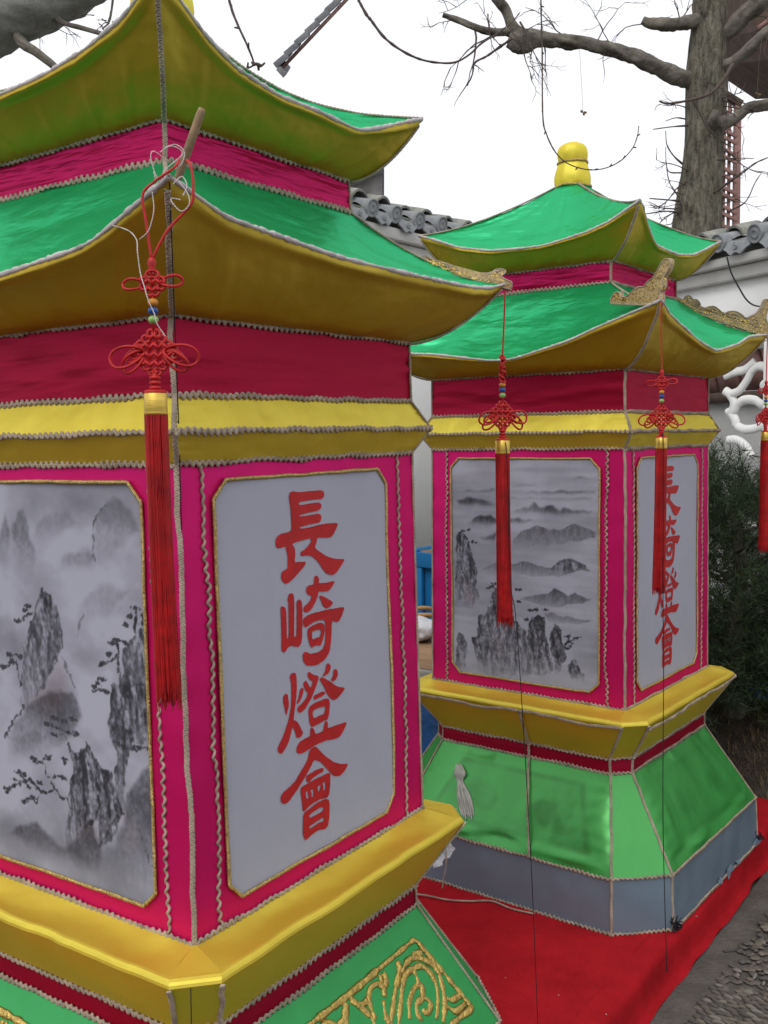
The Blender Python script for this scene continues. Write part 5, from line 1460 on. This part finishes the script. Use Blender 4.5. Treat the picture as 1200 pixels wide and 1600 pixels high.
for q in range(5):
    p = at(RNG.uniform(740, 850), RNG.uniform(20, 75), 7.0)
    twig(mb, p - org, np.array([RNG.normal(0, .6), -.2, -1 + RNG.normal(0, .5)]), RNG.uniform(.2, .5), RNG.uniform(.004, .007), q, 0, .3)
mb.build('twigs', MAT['twig'], tr, kind='stuff')

def hung_twig(label, pts, r, name='hanging_twig', leaf=None):
    P = spline(np.array([at(*p) for p in pts]), 10); m_ = len(P)
    mb = MB(); mb.tube(P, r * np.linspace(1, .5, m_) * (1 + .35 * np.maximum(0, noise(np.arange(m_) * .55, r * 777, 2))), 5)
    for q in range(3, m_ - 2, 9):
        d = RNG.normal(0, 1, 3); mb.tube(np.array([P[q], P[q] + nrm(d) * r * 4]), [r, r * .6], 5)
    o = mb.build(name, MAT['twig']); tag(o, label, 'twig', None); return o
hung_twig('long thin twig hanging in front of the yellow finial', [(838, -260, 2.62), (843, -120, 2.62), (845, 0, 2.62), (847, 80, 2.62), (848, 180, 2.62), (854, 210, 2.62), (868, 238, 2.62), (888, 256, 2.62), (918, 265, 2.62), (945, 263, 2.62), (970, 251, 2.62), (988, 232, 2.62), (996, 212, 2.62), (998, 197, 2.62)], .0022)
hung_twig('twig forking at the roof edge of the nearer lantern', [(350, -40, 3.4), (360, 8, 3.4), (372, 40, 3.4), (388, 75, 3.4), (396, 100, 3.4), (384, 108, 3.4), (372, 118, 3.45), (355, 128, 3.5)], .0045)
hung_twig('short twig end with buds right of the nearer roof', [(394, 101, 3.4), (402, 100, 3.4), (408, 103, 3.4), (414, 98, 3.4)], .006)
def leaf_thing(label, px, py, d, pts):
    P = spline(np.array([at(*p) for p in pts]), 8)
    mb = MB(); mb.tube(P, .0011, 4)
    c = at(px, py, d)
    for a_, L in ((.2, .03), (2.2, .025), (-1.0, .022)):
        t = np.linspace(0, 1, 7)[:, None]; s_ = np.linspace(-1, 1, 5)[None]
        u = np.array([math.cos(a_), .2, math.sin(a_)]); v = np.array([-math.sin(a_), .3, math.cos(a_)])
        w = .35 * L * np.sin(PI * t) ** .8
        G = c + u * (t * L)[..., None] + v * (s_ * w)[..., None] + np.array([0, .005, .0]) * (s_ ** 2)[..., None]
        mb.grid(G)
    tag(mb.build('dry_leaf', MAT['straw']), label, 'leaf')
leaf_thing('pale curled leaf dangling against the white sky above the finial', 911, 176, 6.9, [(905, 70, 7.2), (908, 120, 7.0), (911, 175, 6.9)])
leaf_thing('brown curled leaf dangling right of the tree trunk', 1184, 148, 7.0, [(1190, 60, 7.2), (1186, 100, 7.1), (1183, 148, 7.0)])

# heavy bough of a second tree that stands out of frame to the left
t2 = thing('leaning_tree', 'thick grey bough crossing above the nearer lantern roof', 'tree', (-3.1, 4.4, 0))
org = np.array(t2.location)
mb = MB()
limb(mb, np.array([(-3.1, 4.4, -.02), (-3.05, 4.4, 1.2), (-2.9, 4.35, 2.2), (-2.5, 4.3, 2.75), at(-170, 110, 4.2), at(-40, 44, 4.2), at(60, 5, 4.15), at(150, -50, 4.1), at(300, -180, 4.0)]) - org, [.24, .2, .18, .165, .15, .135, .115, .11, .09], 44, .085, 4, .012, 34)
mb.build('trunk', MAT['bough'], t2)
for pts, r in [([(20, 40, 4.15), (34, 66, 4.12), (55, 80, 4.1), (75, 95, 4.1), (95, 112, 4.1), (130, 135, 4.1)], [.03, .022, .018, .017, .014, .012]), ([(80, 20, 4.1), (100, 36, 4.1), (125, 43, 4.1), (150, 50, 4.1), (180, 58, 4.1), (230, 60, 4.1)], [.02, .010, .009, .009, .010, .006]),
               ([(178, -20, 4.05), (175, 10, 4.05), (171, 34, 4.05), (160, 45, 4.08)], [.005, .004, .003, .003])]:
    mb = MB(); limb(mb, np.array([at(*p) for p in pts]) - org, r, 10, .2, 2.2, .02, 16); mb.build('limb', MAT['limb'], t2)
mb = MB()
for q in range(16):
    p = at(RNG.uniform(30, 190), RNG.uniform(20, 50), 4.1); twig(mb, p - org, np.array([RNG.normal(0, 1), 0, -.5 + RNG.normal(0, .6)]), RNG.uniform(.03, .10), .002, q)
mb.build('twigs', MAT['twig'], t2, kind='stuff')

# ------------------------------------------------------------------ buildings beyond the wall
pv = thing('pavilion', 'faded red pavilion with diagonal lattice behind the tree trunk', 'pavilion', (2.95, 8.6, 0))
org = np.array(pv.location); D_ = 8.6
def bar(parent, name, p, q, r, m):
    mb = MB(); p, q = np.asarray(p), np.asarray(q); d = nrm(q - p); u = nrm(np.cross(d, [0, 1, 0])); v = np.cross(d, u)
    L = np.linalg.norm(q - p) / 2
    mb.box((p + q) / 2, (L, r[0], r[1]), np.stack([d, u, v], 1)); return mb.build(name, m, parent, bevel=.004)
for x, w in ((1152.5, .026), (1126, .02)):
    a = at(x, 164 if x > 1140 else 148, D_); bar(pv, 'post', [a[0] - org[0], 0, 0], a - org, (w, w), MAT['pavilion'])
for x in (1133, 1141):
    a = at(x, 158, D_); bar(pv, 'lattice_bar', [a[0] - org[0], .012, 0], a - org + [0, .012, 0], (.012, .012), MAT['pavilion'])
for i in range(14):
    y = 172 + i * 15 - (i % 2) * 4
    bar(pv, 'lattice_bar', at(1126, y, D_) - org + [0, -.02, 0], at(1150, y + 13, D_) - org + [0, -.02, 0], (.014, .010), MAT['pavilion'])
mb = MB()
a = at(1124, 143, D_) - org; b = at(1158, 164, D_) - org
bar(pv, 'top_rail', a, b, (.03, .03), MAT['darkwood'])
mb = MB()
A4 = np.array([at(1172, -20, D_), at(1182, 48, D_), at(1204, 92, D_), at(1290, 150, D_), at(1290, -160, D_), at(1190, -120, D_)]) - org
B4 = A4 + [0, 1.6, .5]
mb.add(np.concatenate([A4, B4]), [(0, 1, 2, 3), (0, 3, 4, 5), (9, 8, 7, 6), (11, 10, 9, 6)] + [(i, (i + 1) % 6, (i + 1) % 6 + 6, i + 6) for i in range(6)])
mb.build('eave', MAT['darkwood'], pv, smooth=False)
for i in range(5):
    bar(pv, 'rafter', at(1184 + i * 12, 44 + i * 16, D_ - .04) - org, at(1215 + i * 12, 20 + i * 16, D_ - .04) - org, (.014, .014), MAT['pavilion'])

rf = thing('tiled_roof', 'grey stepped roof verge with red underside in the upper sky', 'roof', tuple(at(434, 108, 9.0)))
org = np.array(rf.location)
p0, p1 = at(434, 106, 9.0), at(580, -49, 9.0)
ax = nrm(p1 - p0); ray = nrm(at(490, 45, 10.0) - at(490, 45, 9.0)); pe = nrm(np.cross(ray, ax)); pe = pe * np.sign(pe[2])
Lr = np.linalg.norm(p1 - p0)
mb = MB(); Rr = np.stack([ax, ray, pe], 1)
c = (p0 + p1) / 2 - org
mb.box(c + ray * .8 - pe * .028, (Lr / 2 - .02, .8, .014), Rr); mb.build('verge_board', MAT['pavilion'], rf)
nT = 9
for i in range(nT):
    f = (i + .5) / nT
    mb = MB()
    tilt = .10
    ax2 = nrm(ax * math.cos(tilt) - pe * math.sin(tilt)); pe2 = nrm(np.cross(ray, ax2)); pe2 *= np.sign(pe2[2])
    mb.box(p0 - org + ax * (f * Lr) + ray * .8 + pe * .022, (Lr / nT * .56, .82, .026), np.stack([ax2, ray, pe2], 1)); mb.build('roof_tile', MAT['tile'], rf, bevel=.006)
mb = MB(); mb.box(at(440, 112, 9.0) - org + ray * .8, (.025, .8, .045), Rr); mb.build('end_tile', MAT['tile'], rf, bevel=.006)

fh = thing('far_house', 'small grey gable peeking over the tiled coping', 'house', tuple(at(560, 400, 9.5)))
org = np.array(fh.location)
W2 = np.array([at(440, 480, 9.5), at(597, 480, 9.5), at(597, 266, 9.5), at(545, 288, 9.5), at(440, 334, 9.5)]) - org
mb = MB(); m_ = len(W2); B2 = W2 + [0, 2, 0]
mb.add(np.concatenate([W2, B2]), [(0, 1, 2, 3), (0, 3, 4, 4), (8, 7, 6, 5), (9, 8, 5, 5)] + [(i, (i + 1) % 5, (i + 1) % 5 + 5, i + 5) for i in range(5)])
mb.build('wall', MAT['greywood'], fh, smooth=False)
mb = MB()
a, b = at(430, 336, 9.45) - org, at(598, 261, 9.45) - org
d = nrm(b - a); u = nrm(np.cross(d, [0, 1, 0])); L = np.linalg.norm(b - a) / 2
mb.box((a + b) / 2 + [0, 1, 0], (L, 1.06, .035), np.stack([d, [0, 1, 0], u], 1)); mb.build('roof', MAT['tile'], fh)

# ------------------------------------------------------------------ things standing between and behind the lanterns
wd = nrm(np.array([.64, .77])); wn = np.array([wd[1], -wd[0]])           # along / out from the left wall
Rw = None       # x: out from the wall, y: along it
cb = thing('cupboard', 'blue painted cupboard with brown top by the white wall', 'cupboard', (0, 0, 0))
c0 = at(646.5, 862, 4.5); wdt, dep, ht = .62, .34, c0[2]
ctr = np.array([c0[0], c0[1], 0]) + np.array([wn[0], wn[1], 0]) * wdt / 2 + np.array([wd[0], wd[1], 0]) * dep / 2
cb.location = tuple(ctr); cb.rotation_euler = (0, 0, math.atan2(wn[1], wn[0]))
mb = MB(); mb.box((0, .012, ht / 2 - .002), (wdt / 2 - .014, dep / 2 - .014, ht / 2 - .006)); mb.build('carcass', MAT['bluepaint'], cb)
for c, h in [((0, -dep / 2 + .008, ht - .035), (wdt / 2, .012, .034)), ((-wdt / 2 + .022, -dep / 2 + .008, ht / 2 - .036), (.022, .0115, ht / 2 - .036)), ((wdt / 2 - .022, -dep / 2 + .008, ht / 2 - .036), (.022, .0115, ht / 2 - .036)), ((0, -dep / 2 + .008, .03), (wdt / 2 - .046, .011, .03)), ((0, -dep / 2 + .008, ht / 2 - .03), (.02, .0112, ht / 2 - .09))]:
    mb = MB(); mb.box(c, h); mb.build('front_rail', MAT['bluepaint'], cb, bevel=.003)
mb = MB(); mb.box((0, 0, ht - .004), (wdt / 2 - .02, dep / 2 - .02, .008)); mb.build('top_board', MAT['wood'], cb)
for c, h in [((0, dep / 2 - .008, ht + .004), (wdt / 2, .008, .012)), ((-wdt / 2 + .008, -.004, ht + .004), (.008, dep / 2 - .012, .0118))]:
    mb = MB(); mb.box(c, h); mb.build('top_rim', MAT['bluepaint'], cb)

tb = thing('work_table', 'weathered grey table with a blue cloth under the bamboo chair', 'table', (0, 0, 0))
t0 = at(640, 1024, 3.75)
ctr = np.array([t0[0], t0[1], 0]) + np.append(wn, 0) * .10 + np.append(wd, 0) * .20
tb.location = tuple(ctr); tb.rotation_euler = (0, 0, math.atan2(wn[1], wn[0])); zt = t0[2] + .012
mb = MB(); mb.box((0, 0, zt - .02), (.30, .42, .02)); mb.build('table_top', MAT['greywood'], tb, bevel=.004)
mb = MB(); mb.box((0, 0, zt + .002), (.27, .39, .004)); mb.build('brown_board', MAT['wood'], tb)
mb = MB(); mb.box((0, -.385, zt - .062), (.27, .01, .022)); mb.box((.0, .385, zt - .062), (.27, .01, .022)); mb.box((-.275, 0, zt - .062), (.01, .37, .022)); mb.box((.275, 0, zt - .062), (.01, .37, .022)); mb.build('apron', MAT['white_cloth'], tb)
for sx in (-1, 1):
    for sy in (-1, 1):
        mb = MB(); mb.box((sx * .25, sy * .36, (zt - .04) / 2), (.022, .022, (zt - .04) / 2)); mb.build('leg', MAT['greywood'], tb)
mb = MB()
per = np.array([(-.29, -.40), (.29, -.40), (.29, .40), (-.29, .40), (-.29, -.40)])
Q, tt = resample(np.concatenate([per, np.zeros((5, 1))], 1), .012)
tz = np.linspace(0, 1, 14)
nr = nrm(Q[:, :2])
fold = .018 * np.sin(tt * 60 + 3 * noise(tt * 4, 1, 1)) + .02 * fbm(tt * 5, 2, 2, 3)
G = np.stack([Q[:, None, 0] + nr[:, None, 0] * (fold[:, None] * tz + .05 * tz), Q[:, None, 1] + nr[:, None, 1] * (fold[:, None] * tz + .05 * tz), (zt - .085) * (1 - tz)[None] + .004 + 0 * fold[:, None]], -1)
mb.grid(G); tag(mb.build('blue_cloth', MAT['tarp']), 'dark blue cloth hanging round the grey table', 'cloth')
bpy.data.objects['blue_cloth'].location = tb.location; bpy.data.objects['blue_cloth'].rotation_euler = tb.rotation_euler

mb = MB()
cc = at(655, 993, 3.95)
th, ph = np.meshgrid(np.linspace(0, PI, 16), np.linspace(0, 2 * PI, 28), indexing='ij')
rr = 1 + .28 * fbm(np.sin(th) * np.cos(ph) * 2.2, np.sin(th) * np.sin(ph) * 2.2, np.cos(th) * 2.2, 4)
G = np.stack([.085 * rr * np.sin(th) * np.cos(ph), .09 * rr * np.sin(th) * np.sin(ph), .048 * rr * np.cos(th)], -1) + [cc[0] - .01, cc[1], zt + .05]
mb.grid(G); tag(mb.build('cloth_bundle', MAT['white_cloth']), 'crumpled white cloth bundle lying on the grey table', 'bundle')

ch = thing('bamboo_chair', 'bamboo armchair rails in front of the blue cupboard', 'chair', (.17, 4.22, 0))
org = np.array(ch.location)
a = [at(600, 960, 4.1), at(640, 953, 4.08), at(664, 950, 4.1), at(690, 956, 4.2), at(715, 972, 4.32)]
mb = MB(); mb.tube(spline(np.array(a) - org, 8), .009, 8); mb.build('back_rail', MAT['bamboo'], ch)
a = [at(600, 950, 4.0), at(640, 962, 3.98), at(660, 970, 4.0), at(676, 981, 4.02), at(690, 1000, 4.05)]
mb = MB(); mb.tube(spline(np.array(a) - org, 8), .010, 8); mb.build('arm_rail', MAT['bamboo'], ch)
a = [at(640, 964, 4.0), at(660, 961, 4.04), at(690, 964, 4.1), at(720, 980, 4.18)]
mb = MB(); mb.tube(spline(np.array(a) - org, 8), .009, 8); mb.build('arm_rail', MAT['bamboo'], ch)
zs = .40
for x, y in ((-.2, -.18), (.25, -.18), (-.2, .2), (.25, .2)):
    mb = MB(); mb.tube(np.array([[x, y, .0], [x, y, .62]]), .012, 8); mb.build('leg', MAT['bamboo'], ch)
mb = MB(); mb.box((.025, .01, zs), (.235, .20, .012)); mb.build('seat', MAT['wood'], ch)

# blue and grey sheets on the soil by the pine
def crumple(name, label, cat, c, sz, m, seed):
    th, ph = np.meshgrid(np.linspace(0, PI * .62, 18), np.linspace(0, 2 * PI, 36), indexing='ij')
    rr = 1 + .35 * fbm(np.sin(th) * np.cos(ph) * 2.0 + seed, np.sin(th) * np.sin(ph) * 2.0, np.cos(th) * 2 + seed, 5)
    G = np.stack([sz[0] * rr * np.sin(th) * np.cos(ph), sz[1] * rr * np.sin(th) * np.sin(ph), sz[2] * rr * np.cos(th)], -1) + np.asarray(c)
    mb = MB(); mb.grid(G); return tag(mb.build(name, m), label, cat)
MAT['tarp2'] = plain('bright_blue_tarp', (.02, .13, .42), .45, .3, 6, .8, 16, bdist=.02)
crumple('tarp', 'bright blue tarpaulin heaped behind the lantern beside the pine', 'tarpaulin', at(1112, 1040, 4.5), (.12, .14, .17), MAT['tarp2'], 3)
crumple('tarp', 'scrap of bright blue tarpaulin on the soil right of the pine trunk', 'tarpaulin', at(1192, 1082, 4.25), (.07, .07, .04), MAT['tarp2'], 5)
crumple('plastic_sheet', 'grey plastic sheet heaped on the soil behind the lantern', 'sheet', at(1118, 1128, 4.35), (.16, .12, .16), MAT['greybag'], 8)

# dark pine shrub
ps = thing('pine_shrub', 'dark bushy pine in front of the white lattice window', 'shrub', tuple(at(1148, 1130, 4.12)))
org = np.array(ps.location)
mb = MB(); limb(mb, np.array([(0, 0, -.06), (.005, 0, .12), (-.01, .02, .35), (.02, .02, .6), (.0, .03, .9)]), [.05, .042, .038, .03, .02], 14, .15, 2, .02, 14)
for q in range(26):
    z_ = RNG.uniform(.2, .9); an = RNG.uniform(0, 2 * PI); L = RNG.uniform(.15, .42)
    d = np.array([math.cos(an), math.sin(an) * .7, .25])
    mb.tube(spline(np.array([[0, .02, z_], d * L * .5 + [0, .02, z_ - .01], d * L + [0, .02, z_]]), 4), .007, 5)
mb.build('trunk', MAT['bark'], ps)
cen = []
for q in range(270):
    an = RNG.uniform(0, 2 * PI); z_ = RNG.uniform(.10, 1.03)
    rad = (.60 - .18 * abs(z_ - .5)) * math.sqrt(RNG.uniform(.08, 1))
    cen.append((rad * math.cos(an), rad * .72 * math.sin(an) , z_ + .05 * math.cos(an * 3)))
cen = np.array(cen)
ns = 24
shoot_c = np.repeat(cen, ns, 0) + RNG.normal(0, .055, (len(cen) * ns, 3))
sdv = nrm(RNG.normal(0, .7, (len(shoot_c), 3)) + nrm(shoot_c - [0, 0, .4]) * .6 + [0, 0, .5])
nn_ = 18
base = np.repeat(shoot_c, nn_, 0) + np.repeat(sdv, nn_, 0) * RNG.uniform(-.02, .05, (len(shoot_c) * nn_, 1))
dv = nrm(np.repeat(sdv, nn_, 0) * .75 + RNG.normal(0, .55, base.shape))
Ln = RNG.uniform(.030, .065, (len(base), 1))
sv = nrm(np.cross(dv, RNG.normal(0, 1, base.shape))) * .0015
V = np.stack([base - sv, base + sv, base + dv * Ln], 1).reshape(-1, 3)
mb = MB(); i = np.arange(len(base))[:, None] * 3
mb.add(V, i + np.array([0, 1, 2]))
mb.build('foliage', MAT['needle'], ps, smooth=False, kind='stuff')
